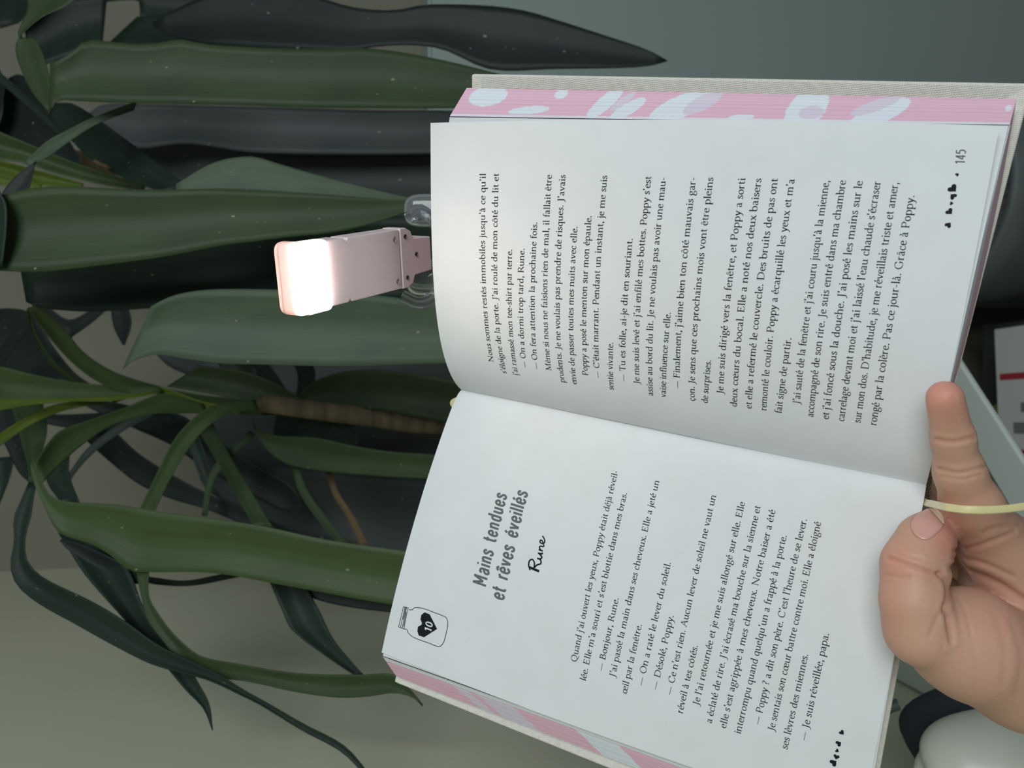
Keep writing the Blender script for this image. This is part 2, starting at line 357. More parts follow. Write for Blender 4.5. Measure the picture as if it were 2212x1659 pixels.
# --- near, large blades
X([(108, 137), (150, 117), (185, 88), (240, 90), (290, 95), (340, 93), (390, 85), (440, 95), (560, 103), (700, 106), (800, 105), (880, 115), (980, 135), (1100, 165), (1260, 200)],
  [(106, 250), (118, 219), (180, 219), (240, 221), (300, 222), (370, 223), (440, 225), (520, 227), (600, 230), (680, 232), (750, 233), (900, 234), (1000, 233), (1120, 225), (1262, 204)], 62, 66, 'g', .10, 44)
X([(190, -30), (150, 10), (95, 35), (60, 62), (38, 85), (33, 108), (45, 150), (70, 200), (104, 240)], [(60, -30), (60, 20), (42, 60), (38, 80), (75, 85), (92, 115), (103, 150), (110, 190), (112, 238)], 68, 64, 'g', .1)
X([(0, 422), (60, 408), (130, 402), (200, 405), (320, 410), (450, 408), (560, 413), (700, 420), (800, 428), (880, 433), (925, 435)],
  [(3, 585), (60, 587), (100, 586), (200, 575), (350, 555), (480, 530), (560, 520), (640, 510), (700, 505), (780, 490), (860, 465), (905, 446), (927, 437)], 55, 60, 'g', .12, 40)
X([(380, 398), (460, 352), (540, 338), (600, 353), (650, 368), (750, 395), (860, 422), (925, 434)], [(380, 414), (460, 411), (540, 414), (600, 417), (650, 420), (750, 426), (860, 433), (925, 436)], 58, 60.3, 'o', .05)
X([(905, 430), (925, 433)], [(905, 446), (936, 435)], 59.6, 60, 'r', .02, 5)
X([(0, 415), (14, 440), (14, 500), (5, 575)], [(-40, 400), (-40, 440), (-40, 500), (-40, 590)], 55.4, 55.6, 'd', .1, 10)
X([(42, 570), (150, 560), (300, 545), (450, 520), (600, 495), (760, 470), (940, 470)], [(56, 652), (80, 664), (130, 670), (200, 673), (330, 665), (450, 650), (600, 642), (760, 650), (940, 640)], 66, 70, 'd', .12, 34)
X([(326, 662), (370, 640), (420, 629), (470, 625), (560, 625), (650, 628), (760, 632), (870, 645), (1000, 660)],
  [(265, 797), (290, 778), (340, 766), (400, 775), (480, 785), (560, 787), (680, 790), (780, 790), (870, 787), (1000, 782)], 60, 62, 'o', .12, 36)  # paler leaf material here: glare lightening put into this blade's colour
X([(70, 985), (80, 1010), (92, 1045), (110, 1072), (140, 1083), (250, 1090), (340, 1105), (440, 1118), (560, 1135), (700, 1165), (800, 1180), (960, 1205)],
  [(66, 1005), (72, 1040), (90, 1082), (110, 1125), (128, 1152), (200, 1176), (240, 1200), (280, 1232), (330, 1236), (430, 1236), (500, 1243), (600, 1262), (700, 1280), (780, 1295), (940, 1318)], 58, 54, 'b', .13, 46)
X([(440, 872), (400, 860), (350, 850), (270, 880), (200, 905), (130, 930), (105, 955), (75, 1000)], [(450, 890), (400, 893), (340, 893), (290, 903), (240, 920), (190, 952), (150, 985), (90, 1045)], 73, 60, 'b', .12)
X([(550, 862), (500, 868), (450, 880), (400, 920), (370, 960), (340, 1020), (298, 1106)], [(560, 885), (520, 888), (478, 902), (440, 930), (400, 980), (365, 1040), (332, 1110)], 73, 64, 'b', .2)
# --- new growth at the crown
X([(0, 792), (60, 806), (150, 824), (250, 833), (345, 836)], [(0, 865), (60, 866), (150, 864), (250, 862), (350, 846)], 66, 74, 'b', .15)
X([(-10, 862), (60, 862), (150, 860), (240, 856), (330, 845)], [(-10, 888), (60, 876), (150, 868), (240, 866), (352, 848)], 65.6, 73.6, 'y', .05)
X([(-10, 943), (50, 905), (110, 876), (160, 868), (215, 866)], [(-10, 970), (60, 922), (120, 893), (170, 880), (222, 872)], 66, 73, 'y', .1)
X([(75, 655), (130, 700), (180, 760), (240, 800), (300, 822), (352, 836)], [(62, 668), (100, 722), (150, 778), (200, 818), (260, 845), (345, 850)], 66, 74.5, 'b', .2)
X([(64, 662), (80, 722), (128, 790), (180, 826), (240, 850)], [(58, 668), (70, 725), (112, 790), (165, 830), (235, 862)], 66.5, 74, 'g', .2)
X([(290, 836), (345, 835), (440, 868), (520, 880)], [(230, 875), (330, 850), (400, 880), (520, 895)], 74, 75, 'y', .2)
X([(340, 835), (420, 850), (480, 858), (560, 862), (640, 866)], [(345, 890), (400, 892), (470, 893), (560, 897), (640, 896)], 75, 78, 'g', .3)
X([(-20, 275), (0, 285), (60, 310), (120, 335), (180, 358), (250, 380), (315, 396)], [(-20, 340), (0, 345), (50, 352), (110, 372), (200, 395), (250, 404), (312, 412)], 78, 84, 'b', .3)
X([(-20, 340), (0, 346), (60, 362), (120, 378), (180, 396)], [(-20, 372), (0, 376), (50, 390), (90, 400), (180, 408)], 76, 80, 'y', .3)
X([(-20, 372), (40, 385), (90, 398)], [(-20, 395), (30, 404), (90, 410)], 75, 76, 'y', .2, 10)
# --- thin blades upper left
X([(-10, 148), (60, 208), (120, 268), (142, 292)], [(-10, 170), (50, 222), (112, 278), (130, 296)], 70, 74, 'd', .1, 16)
X([(118, 222), (160, 225), (250, 285), (330, 345), (410, 405)], [(104, 252), (150, 300), (200, 348), (270, 385), (340, 412)], 74, 68, 'd', .15)
X([(52, 352), (100, 306), (140, 284), (200, 254), (296, 218)], [(62, 360), (105, 338), (150, 306), (210, 268), (290, 238)], 62, 66, 'o', .1, 18)
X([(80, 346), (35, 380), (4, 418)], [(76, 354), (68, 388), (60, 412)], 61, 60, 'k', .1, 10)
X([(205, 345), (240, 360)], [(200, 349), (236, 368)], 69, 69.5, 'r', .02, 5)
# --- hanging strap leaves on the left of the upright view
X([(62, 1040), (45, 1080), (29, 1120), (30, 1170), (22, 1220), (35, 1262), (80, 1302), (160, 1347), (250, 1397), (330, 1436), (450, 1470), (520, 1502), (560, 1522), (650, 1577), (740, 1627), (800, 1690)],
  [(78, 1048), (72, 1080), (68, 1112), (55, 1160), (57, 1206), (75, 1233), (110, 1257), (200, 1300), (275, 1345), (345, 1395), (470, 1455), (530, 1492), (572, 1515), (655, 1563), (745, 1612), (806, 1682)], 60, 50, 'd', .14, 46)
X([(125, 1150), (150, 1190), (175, 1230), (200, 1262), (270, 1340), (350, 1430), (400, 1490), (440, 1532), (458, 1578)],
  [(240, 1165), (262, 1205), (285, 1245), (305, 1300), (340, 1370), (400, 1428), (430, 1478), (452, 1520), (460, 1578)], 62, 55, 'd', .14, 30)
X([(294, 1232), (305, 1290), (320, 1340), (360, 1395), (400, 1448), (430, 1464), (520, 1470), (640, 1495), (730, 1507), (800, 1504), (850, 1497), (890, 1506), (912, 1526)],
  [(322, 1232), (322, 1290), (345, 1330), (372, 1366), (410, 1402), (440, 1420), (520, 1435), (620, 1452), (700, 1457), (790, 1457), (850, 1457), (880, 1482), (914, 1523)], 57, 52, 'g', .16, 40)
X([(575, 1240), (610, 1320), (630, 1360), (700, 1415), (764, 1458)], [(652, 1250), (690, 1320), (720, 1380), (760, 1430), (786, 1458)], 60, 56, 'd', .14)
X([(300, 1242), (330, 1247), (400, 1254), (480, 1240), (540, 1230)], [(300, 1252), (330, 1262), (410, 1266), (500, 1250), (545, 1240)], 66, 64, 'k', .1, 16)
X([(600, 1225), (700, 1262), (800, 1280), (950, 1300)], [(600, 1262), (700, 1300), (800, 1318), (940, 1330)], 60, 60, 'k', .1, 16)
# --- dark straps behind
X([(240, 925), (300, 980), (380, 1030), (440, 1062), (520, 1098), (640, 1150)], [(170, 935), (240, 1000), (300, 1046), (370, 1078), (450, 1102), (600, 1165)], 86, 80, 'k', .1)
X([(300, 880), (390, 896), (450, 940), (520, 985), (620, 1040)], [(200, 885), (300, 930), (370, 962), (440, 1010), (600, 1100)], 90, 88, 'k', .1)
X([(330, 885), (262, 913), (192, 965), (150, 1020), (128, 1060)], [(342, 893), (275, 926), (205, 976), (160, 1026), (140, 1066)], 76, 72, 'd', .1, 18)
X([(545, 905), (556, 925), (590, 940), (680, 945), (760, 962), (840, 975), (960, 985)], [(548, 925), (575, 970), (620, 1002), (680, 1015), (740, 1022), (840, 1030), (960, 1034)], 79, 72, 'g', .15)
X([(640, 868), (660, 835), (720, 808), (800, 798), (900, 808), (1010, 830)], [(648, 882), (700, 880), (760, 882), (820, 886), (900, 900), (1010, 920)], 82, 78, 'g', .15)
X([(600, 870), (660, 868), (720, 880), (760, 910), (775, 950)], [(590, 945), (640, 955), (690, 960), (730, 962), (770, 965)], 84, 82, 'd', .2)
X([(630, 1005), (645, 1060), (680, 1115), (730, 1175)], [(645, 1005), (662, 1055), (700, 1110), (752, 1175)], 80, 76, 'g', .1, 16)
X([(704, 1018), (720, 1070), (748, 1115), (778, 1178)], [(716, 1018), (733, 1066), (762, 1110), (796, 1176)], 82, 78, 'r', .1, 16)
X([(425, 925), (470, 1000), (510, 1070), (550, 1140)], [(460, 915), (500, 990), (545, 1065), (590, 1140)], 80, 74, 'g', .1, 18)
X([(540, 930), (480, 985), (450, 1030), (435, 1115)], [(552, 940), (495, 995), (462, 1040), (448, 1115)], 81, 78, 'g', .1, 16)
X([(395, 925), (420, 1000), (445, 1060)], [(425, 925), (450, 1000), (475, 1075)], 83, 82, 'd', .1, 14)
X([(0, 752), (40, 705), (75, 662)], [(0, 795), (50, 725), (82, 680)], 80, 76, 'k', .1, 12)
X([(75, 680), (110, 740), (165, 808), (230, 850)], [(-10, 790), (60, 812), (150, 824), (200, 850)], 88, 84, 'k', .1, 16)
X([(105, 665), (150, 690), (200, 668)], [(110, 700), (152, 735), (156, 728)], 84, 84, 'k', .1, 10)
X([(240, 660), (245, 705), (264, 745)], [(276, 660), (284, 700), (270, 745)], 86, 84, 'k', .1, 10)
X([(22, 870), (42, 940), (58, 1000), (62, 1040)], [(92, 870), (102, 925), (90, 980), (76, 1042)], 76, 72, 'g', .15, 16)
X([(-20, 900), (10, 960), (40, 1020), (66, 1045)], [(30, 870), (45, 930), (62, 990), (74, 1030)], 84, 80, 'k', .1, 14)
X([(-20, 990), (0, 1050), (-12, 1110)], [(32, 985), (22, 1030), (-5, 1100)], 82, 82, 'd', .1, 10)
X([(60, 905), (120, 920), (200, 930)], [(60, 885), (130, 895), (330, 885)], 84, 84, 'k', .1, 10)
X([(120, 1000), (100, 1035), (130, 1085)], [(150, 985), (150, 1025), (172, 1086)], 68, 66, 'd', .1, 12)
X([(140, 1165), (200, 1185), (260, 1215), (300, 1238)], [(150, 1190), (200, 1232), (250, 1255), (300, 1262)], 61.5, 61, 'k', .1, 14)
# deep shade leaves: fill between the big blades
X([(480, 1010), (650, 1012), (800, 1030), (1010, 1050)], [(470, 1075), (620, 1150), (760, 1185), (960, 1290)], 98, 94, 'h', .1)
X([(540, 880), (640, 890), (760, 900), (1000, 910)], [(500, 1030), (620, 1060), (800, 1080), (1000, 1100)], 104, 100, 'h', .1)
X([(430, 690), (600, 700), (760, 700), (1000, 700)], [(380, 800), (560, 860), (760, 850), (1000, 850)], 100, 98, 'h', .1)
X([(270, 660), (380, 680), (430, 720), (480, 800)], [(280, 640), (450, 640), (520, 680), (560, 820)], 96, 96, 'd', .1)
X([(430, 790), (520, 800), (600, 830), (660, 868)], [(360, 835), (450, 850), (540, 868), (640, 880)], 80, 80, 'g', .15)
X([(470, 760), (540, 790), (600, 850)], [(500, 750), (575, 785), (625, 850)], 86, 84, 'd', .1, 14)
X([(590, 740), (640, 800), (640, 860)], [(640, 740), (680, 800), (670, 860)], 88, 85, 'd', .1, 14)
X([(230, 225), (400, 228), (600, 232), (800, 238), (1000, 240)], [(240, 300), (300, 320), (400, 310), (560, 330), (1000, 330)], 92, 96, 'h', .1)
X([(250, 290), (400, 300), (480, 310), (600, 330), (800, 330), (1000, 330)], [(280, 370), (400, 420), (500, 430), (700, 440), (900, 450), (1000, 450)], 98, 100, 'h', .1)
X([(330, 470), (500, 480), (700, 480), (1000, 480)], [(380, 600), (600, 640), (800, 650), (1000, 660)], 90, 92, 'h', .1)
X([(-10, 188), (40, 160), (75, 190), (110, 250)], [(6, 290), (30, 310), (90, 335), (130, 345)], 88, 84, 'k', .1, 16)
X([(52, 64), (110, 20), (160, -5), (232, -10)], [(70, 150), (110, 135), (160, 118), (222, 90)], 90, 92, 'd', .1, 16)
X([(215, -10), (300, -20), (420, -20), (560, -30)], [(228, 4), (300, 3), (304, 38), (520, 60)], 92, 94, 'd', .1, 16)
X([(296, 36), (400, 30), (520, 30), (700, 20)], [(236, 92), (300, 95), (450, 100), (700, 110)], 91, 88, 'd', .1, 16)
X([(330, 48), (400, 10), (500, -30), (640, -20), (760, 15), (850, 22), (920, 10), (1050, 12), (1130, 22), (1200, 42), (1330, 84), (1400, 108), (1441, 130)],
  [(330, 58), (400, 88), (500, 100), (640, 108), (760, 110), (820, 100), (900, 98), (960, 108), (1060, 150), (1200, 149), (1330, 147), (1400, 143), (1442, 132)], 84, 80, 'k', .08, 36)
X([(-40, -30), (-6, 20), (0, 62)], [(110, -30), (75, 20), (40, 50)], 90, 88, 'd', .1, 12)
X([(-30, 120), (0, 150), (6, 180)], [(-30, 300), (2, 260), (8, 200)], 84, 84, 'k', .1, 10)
# small torn flecks on the blades
# ------------------------------------------------------------------ the open book
A3 = np.array([-0.4472, 2.4417, -40.1556]); S = np.array([-0.16616, -0.88074, 0.44349]); S /= np.linalg.norm(S)
PR = [0.1634, 0.1443, 1.239, -0.6115, 1.4079, 0.0099, -0.0391]; PL = [0.3651, -0.4382, 2.5901, -1.3532, -0.8829, -0.0226, 0.0221]
HB, WB = 21.5, 14.16
e2 = np.array([0, 0, 1.]); e2 = e2 - S * (e2 @ S); e2 /= np.linalg.norm(e2)
e1 = np.cross(S, e2); e1 = e1 if e1[0] > 0 else -e1
def surf(side, u, v, Q=41):
    par = PR if side > 0 else PL
    u = np.asarray(u, float); v = np.asarray(v, float); sh = u.shape; u = u.ravel(); v = v.ravel()
    a0, a1, b0, b1, lk, c0, c1 = par; t = v / HB; a = a0 + a1 * t; b = b0 + b1 * t; c = c0 + c1 * t; k = math.exp(lk)
    s = np.linspace(0, 1, Q)[None, :] * u[:, None]
    th = a[:, None] + b[:, None] * np.exp(-s / k) + c[:, None] * s
    w = np.ones(Q); w[0] = w[-1] = .5
    Xx = (np.cos(th) * w).sum(1) * u / (Q - 1); Yy = (np.sin(th) * w).sum(1) * u / (Q - 1)
    return (A3 + v[:, None] * S + side * Xx[:, None] * e1 + Yy[:, None] * e2).reshape(sh + (3,))
book = empty('open_book', Wc(A3 + S * 21), 'open hardback novel with pink painted page edges, held up by the hand', 'book')
NU, NV = 40, 46
ug = np.linspace(0, WB, NU) ** 1.0; vg = np.linspace(0, HB, NV)
UU, VV = np.meshgrid(WB * np.linspace(0, 1, NU) ** 1.5, vg, indexing='ij')
def sheet(P, name, side):
    o = grid(Wc(P), name, PAPER, book, flip=(side > 0)); return o
R0 = surf(1, UU, VV); L0 = surf(-1, UU, VV)
pr_ = sheet(R0, 'page', 1); pl_ = sheet(L0, 'page', -1)
pr_['label'] = 'right-hand page, numbered 145, full of text'; pl_['label'] = 'left-hand page opening the chapter under a jar drawing'
def corner_line(p, q):
    a, b = Pc(*p), Pc(*q); t = (VV[0] / HB)[:, None]; return a + (b - a) * t
def blend(base, side, line, back, pw=2.2):
    w = (UU / WB)[..., None] ** pw
    return base + w * (line[None] - base[-1][None]) - e2 * back
C1 = corner_line((970, 252, 34.1), (2179, 270, 27.75))
R1 = blend(R0, 1, C1, .06); sheet(R1, 'loose_page', 1)
for k, (px, py) in enumerate([(972, 250.5), (973.5, 249)]):
    Ck = corner_line((px, py, 34.2 + .05 * k), (2182 + 2 * k, 268.5 - 2 * k, 27.8 + .04 * k)); sheet(blend(R0, 1, Ck, .12 + .05 * k), 'loose_page', 1)
CL1 = corner_line((826, 1417, 37.3), (1867, 1790, 31.25)); sheet(blend(L0, -1, CL1, .05), 'loose_page', -1)
# text blocks
def lerp(a, b, t): return a + (b - a) * t
def petal(x, y, cx, cy, rx, ry, ang):
    c, s = math.cos(ang), math.sin(ang); dx, dy = x - cx, y - cy
    return ((dx * c + dy * s) / rx) ** 2 + ((-dx * s + dy * c) / ry) ** 2 < 1
def edge_strip(name, front, back, cols, rows, colf, amp=.006):
    # front/back: (n,3) polylines along the edge
    n = cols; t = np.linspace(0, 1, n)
    def rs(P): return np.stack([np.interp(t, np.linspace(0, 1, len(P)), P[:, i]) for i in range(3)], 1)
    Fr, Bk = rs(front), rs(back); V = []; cl = []; fs = []
    rng = random.Random(7)
    for j in range(rows + 1):
        w = j / rows; d = rng.uniform(-amp, amp)
        P = lerp(Fr, Bk, w); nn = np.cross(Fr[1] - Fr[0], Bk[0] - Fr[0]); nn /= np.linalg.norm(nn)
        V.append(Wc(P + nn * d)); cl.append([colf(tt, w, j) for tt in t])
    V = np.array(V).reshape(-1, 3)
    for j in range(rows):
        for i in range(n - 1): fs.append((j * n + i, j * n + i + 1, (j + 1) * n + i + 1, (j + 1) * n + i))
    o = mesh(name, V, fs, EDGE, book)
    ca = o.data.color_attributes.new('Col', 'FLOAT_COLOR', 'POINT')
    ca.data.foreach_set('color', np.array(cl, np.float32).reshape(-1)); return o
PINK, WHT, LAV, CRM = srgb(232, 186, 202), srgb(226, 230, 236), srgb(222, 208, 222), srgb(224, 224, 224)
def mixc(a, b, t): return tuple(x * (1 - t) + y * t for x, y in zip(a, b))
jit = [random.Random(i).uniform(-.08, .05) for i in range(200)]
SH = [(125, 385, 88, 52, 0, WHT), (455, 368, 28, 26, .3, WHT), (668, 405, 38, 92, .45, WHT), (775, 440, 34, 78, .75, WHT), (740, 400, 20, 60, .6, LAV), (990, 420, 62, 130, .95, WHT), (1070, 400, 40, 80, .8, LAV),
      (350, 452, 90, 20, -.1, WHT), (1245, 470, 50, 14, -.1, WHT), (1478, 420, 72, 120, .1, WHT), (1500, 440, 46, 34, 0, LAV), (1745, 438, 52, 118, .85, WHT), (1720, 400, 30, 90, 1.0, LAV), (2070, 494, 52, 16, 0, WHT), (2172, 398, 10, 16, 0, WHT)]
def col_right(t, w, j):
    x = 0 + 2190 * t; y = 488 - (488 - 347) * w
    c = PINK
    for cx, cy, rx, ry, a, cc in SH:
        if petal(x, y, cx, cy, rx, ry, a): c = cc
    if w < .08: c = mixc(c, WHT, .75)
    k = 1 + jit[j % 200]; return (c[0] * k, c[1] * k, c[2] * k, 1)
CF = corner_line((971.5, 251.2, 34.12), (2181, 269.3, 27.8)); CB = corner_line((1008, 190, 34.8), (2196, 214, 28.35))
# the lower outer corner of the block is rounded
def roundend(P, q):
    P = P.copy(); 
    return P
edge_strip('painted_fore_edge', CF, CB, 420, 30, col_right)
hingeR_b, hingeL_b = Pc(2021, 1000, 31.9), Pc(2007, 1080, 32.2)
hingeR_t, hingeL_t = hingeR_b - S * 22.4, hingeL_b - S * 22.4
tt = np.linspace(0, 1, NU)[:, None]; uu = UU[:, 0]
gR_b, gR_t = A3 + S * 21.5 - e2 * 1.1 + e1 * .4, A3 - e2 * 1.1 + e1 * .4
frb = R1[:, -1]; bkb = gR_b + (CB[-1] - gR_b) * (uu / WB)[:, None] + S * (.42 * 4 * (uu / WB) * (1 - uu / WB) * .6)[:, None]
def col_bot(t, w, j):
    c = mixc(PINK, (.62, .5, .52, 1), .35) if w > .35 else WHT
    k = 1 + jit[(j * 3) % 200]; return (c[0] * k, c[1] * k, c[2] * k, 1)
edge_strip('painted_bottom_edge', frb, bkb, 60, 16, col_bot)
frt = R1[:, 0]; bkt = gR_t + (CB[0] - gR_t) * (uu / WB)[:, None]
edge_strip('painted_top_edge', frt, bkt, 60, 16, lambda t, w, j: tuple(x * (1 + jit[j]) for x in PINK[:3]) + (1,))
grid(Wc(np.stack([bkt + (bkb - bkt) * s for s in np.linspace(0, 1, 12)], 1)), 'text_block_back', PAPER, book)
# left block
CLF = corner_line((827, 1418.5, 37.34), (1867, 1791, 31.28)); CLB = corner_line((856, 1461, 37.95), (1852, 1842, 31.9))
SL = [(470, 930, 900, 60, 0, 0)]
def col_left(t, w, j):
    x = t * 1000
    s = x - 60 * w
    c = PINK
    for a, b in ((150, 185), (205, 290), (430, 520), (640, 700)):
        if a < s < b: c = LAV if a != 430 else WHT
    if w < .2: c = CRM
    k = .97 + jit[j % 200]; return (c[0] * k, c[1] * k, c[2] * k, 1)
edge_strip('painted_fore_edge', CLF, CLB, 260, 18, col_left)
gL_b, gL_t = A3 + S * 21.5 - e2 * 1.2 - e1 * .5, A3 - e2 * 1.2 - e1 * .5
LS = blend(L0, -1, CL1, .08)
bkbL = gL_b + (CLB[-1] - gL_b) * (uu / WB)[:, None]; bktL = gL_t + (CLB[0] - gL_t) * (uu / WB)[:, None]
edge_strip('painted_bottom_edge', LS[:, -1], bkbL, 60, 12, lambda t, w, j: mixc(PINK, (.3, .22, .32, 1), .35 if j % 5 == 3 else .1))
edge_strip('painted_top_edge', LS[:, 0], bktL, 60, 12, lambda t, w, j: tuple(x * (1 + jit[j]) for x in PINK[:3]) + (1,))
grid(Wc(np.stack([bktL + (bkbL - bktL) * s for s in np.linspace(0, 1, 12)], 1)), 'text_block_back', PAPER, book)
# covers: boards with linen, turn-ins and endpapers
def board(name, ht, hb, ot, ob, side, label):
    t = np.linspace(0, 1, 2)
    n = np.cross(hb - ht, ot - ht); n /= np.linalg.norm(n)
    if n[2] > 0: n = -n           # pointing away from the viewer
    V = [ht, hb, ob, ot]; V = [Wc(p) for p in V] + [Wc(p + n * .28) for p in V]
    fs = [(0, 1, 2, 3), (7, 6, 5, 4), (0, 4, 5, 1), (1, 5, 6, 2), (2, 6, 7, 3), (3, 7, 4, 0)]
    o = mesh(name, V, fs, LINEN, book); bm = bmesh.new(); bm.from_mesh(o.data); bmesh.ops.recalc_face_normals(bm, faces=bm.faces); bm.to_mesh(o.data); bm.free()
    bevel(o, .0009, 3); o['label'] = label
    q = lambda a, b: lerp(lerp(ht, ot, a), lerp(hb, ob, a), b) - n * .03
    mesh('endpaper', [Wc(p) for p in (q(.02, .022), q(.02, .978), q(.962, .978), q(.962, .022))], [(0, 1, 2, 3)], ENDP, o)
    return o
board('back_cover', hingeR_t, hingeR_b, Pc(1018, 160, 35.35), Pc(2230, 181, 28.65), 1, 'off-white linen board behind the right page')
board('front_cover', hingeL_t, hingeL_b, Pc(851, 1473, 38.25), Pc(1862, 1880, 32.1), -1, 'off-white linen board behind the left page')
# spine lining strip joining the boards
rows = []
for i in range(13):
    a = i / 12; off = -e2 * (.25 * math.sin(math.pi * a))
    tp = lerp(hingeR_t, hingeL_t, a) + off; bt = lerp(hingeR_b, hingeL_b, a) + off
    rows.append([Wc(lerp(tp, bt, s)) for s in np.linspace(0, 1, 10)])
solid(grid(rows, 'spine', SPINEM, book), .0012)['label'] = 'spine lining with gold flecks'
# headband and ribbon marker
def strip_px(name, pts, width, mat, parent, th=.0003, k=60):
    C = catmull(pts, k); P = np.array([Pc(*c) for c in C]); rows = []
    for i in range(k):
        dq = C[min(i + 1, k - 1)] - C[max(i - 1, 0)]; t = np.array([-dq[1], -dq[0], 0.]); t /= np.linalg.norm(t)
        s = np.cross(t, [0, 0, 1.])
        rows.append([Wc(P[i] + s * width * (j / 6 - .5) + np.array([0, 0, 1]) * .02 * math.cos((j / 6 - .5) * 3)) for j in range(7)])
    return solid(grid(rows, name, mat, parent), th)
strip_px('headband', [(1012, 858, 41.0), (990, 864, 40.9), (979, 870, 40.85), (984, 878, 40.9), (1005, 890, 41.0)], .34, GOLDR, book)
strip_px('headband', [(1012, 846, 40.9), (1004, 845.5, 40.85), (1012, 852, 40.9)], .12, GOLDR, book)
# writing ---------------------------------------------------------------
def ell(cx, cy, rx, ry, a0=90, a1=450, n=20):
    return [(cx + rx * math.cos(math.radians(a0 + (a1 - a0) * i / n)), cy + ry * math.sin(math.radians(a0 + (a1 - a0) * i / n))) for i in range(n + 1)]
G = {}
def g(ch, adv, *st): G[ch] = (adv, st)
T, Hh, N_, D_, C_ = 'T', 'H', 'N', 'D', 'C'    # stem, hairline, nib, dot, smooth-nib
def stem(x, y0, y1): return (T, [(x, y0), (x, y1)])
def ft(x, y=.03, w=.17): return (Hh, [(x - w, y), (x + w, y)])
def ts(x, y): return (Hh, [(x - .17, y - .1), (x + .05, y)])
bowlp = (C_, [(.18, .74), (.36, .95), (.58, .98), (.8, .8), (.87, .5), (.8, .2), (.6, .02), (.36, .02), (.18, .16)])
bowld = (C_, [(.76, .84), (.6, .97), (.42, .98), (.2, .82), (.11, .48), (.17, .17), (.36, .0), (.57, .06), (.76, .24)])
arch = lambda a, b: (C_, [(a, .72), (a + .16, .92), (a + .36, 1.), (b - .04, .86), (b, .64), (b, .0)])
A_ = [(C_, [(.13, .8), (.22, .96), (.42, 1.0), (.57, .88), (.6, .68), (.6, .16), (.68, .03), (.84, .08)]), (C_, [(.6, .6), (.36, .52), (.17, .4), (.12, .2), (.22, .04), (.4, .03), (.6, .2)])]
g('a', .88, *A_); G['à'] = (.88, A_ + [(T, [(.26, 1.5), (.48, 1.2)])]); G['â'] = (.88, A_ + [(Hh, [(.2, 1.2), (.4, 1.46), (.6, 1.2)])])
g('b', 1.0, stem(.16, 1.62, .06), ts(.16, 1.62), bowlp); C0 = [(C_, [(.72, .8), (.6, .96), (.42, 1), (.2, .84), (.11, .5), (.19, .17), (.42, 0), (.6, .04), (.76, .2)])]
g('c', .82, *C0); g('ç', .82, *C0, (N_, [(.42, 0), (.52, -.14), (.48, -.32), (.3, -.34)]))
g('d', 1.02, bowld, stem(.78, 1.62, .04), ts(.78, 1.62), (Hh, [(.78, .03), (.95, .09)]))
E0 = [(Hh, [(.14, .58), (.73, .6)]), (C_, [(.73, .6), (.68, .86), (.5, 1), (.3, .96), (.14, .76), (.1, .46), (.2, .15), (.42, 0), (.62, .05), (.77, .2)])]
g('e', .84, *E0); g('é', .84, *E0, (T, [(.38, 1.2), (.6, 1.52)])); g('è', .84, *E0, (T, [(.28, 1.52), (.5, 1.2)])); g('ê', .84, *E0, (Hh, [(.22, 1.2), (.43, 1.48), (.64, 1.2)]))
g('f', .58, (C_, [(.66, 1.5), (.56, 1.61), (.42, 1.6), (.3, 1.46), (.26, 1.2), (.26, .0)]), (Hh, [(.06, .97), (.54, .97)]), ft(.26))
g('g', .92, (C_, ell(.41, .67, .29, .33)), (Hh, [(.66, .9), (.9, .98)]), (C_, [(.3, .38), (.16, .24), (.24, .08), (.58, .02), (.8, -.12), (.78, -.4), (.5, -.58), (.2, -.54), (.08, -.34), (.16, -.1), (.32, .04)]))
g('h', 1.08, stem(.18, 1.62, 0), ts(.18, 1.62), ft(.18), arch(.2, .82), ft(.82))
g('i', .5, stem(.25, 1, 0), ts(.25, 1.0), ft(.25), (D_, [(.24, 1.4)]))
g('j', .46, (N_, [(.25, 1), (.26, -.2), (.2, -.46), (.0, -.6)]), ts(.25, 1.), (D_, [(.24, 1.4)]))
g('l', .5, stem(.25, 1.62, 0), ts(.25, 1.62), ft(.25))
g('m', 1.62, stem(.18, 1, 0), ts(.18, 1), ft(.18), arch(.2, .79), ft(.79, .03, .15), arch(.81, 1.38), ft(1.38))
g('n', 1.08, stem(.18, 1, 0), ts(.18, 1), ft(.18), arch(.2, .82), ft(.82))
O0 = [(C_, ell(.46, .5, .36, .5))]
g('o', .94, *O0); g('ô', .94, *O0, (Hh, [(.26, 1.2), (.46, 1.48), (.66, 1.2)]))
g('p', 1.0, stem(.18, 1, -.58), ts(.18, 1), ft(.18, -.57), bowlp)
g('q', 1.0, bowld, stem(.78, 1, -.58), ft(.78, -.57))
g('r', .72, stem(.2, 1, 0), ts(.2, 1), ft(.2), (C_, [(.22, .7), (.34, .9), (.5, 1.), (.64, .93)]))
g('s', .7, (C_, [(.56, .8), (.48, .96), (.32, 1), (.16, .9), (.15, .72), (.3, .57), (.49, .44), (.57, .26), (.48, .06), (.28, 0), (.14, .07), (.09, .24)]))
g('t', .62, (C_, [(.27, 1.28), (.27, .25), (.35, .04), (.58, .09)]), (Hh, [(.06, .97), (.55, .97)]))
g('u', 1.06, (C_, [(.18, .96), (.18, .3), (.26, .06), (.44, .0), (.62, .08), (.8, .26)]), stem(.8, .98, .04), ts(.18, .98), ts(.8, .98), (Hh, [(.8, .03), (.98, .08)]))
g('v', .9, (T, [(.13, .98), (.44, .0)]), (Hh, [(.44, .0), (.78, .98)]), ft(.13, .97, .14), ft(.78, .97, .13))
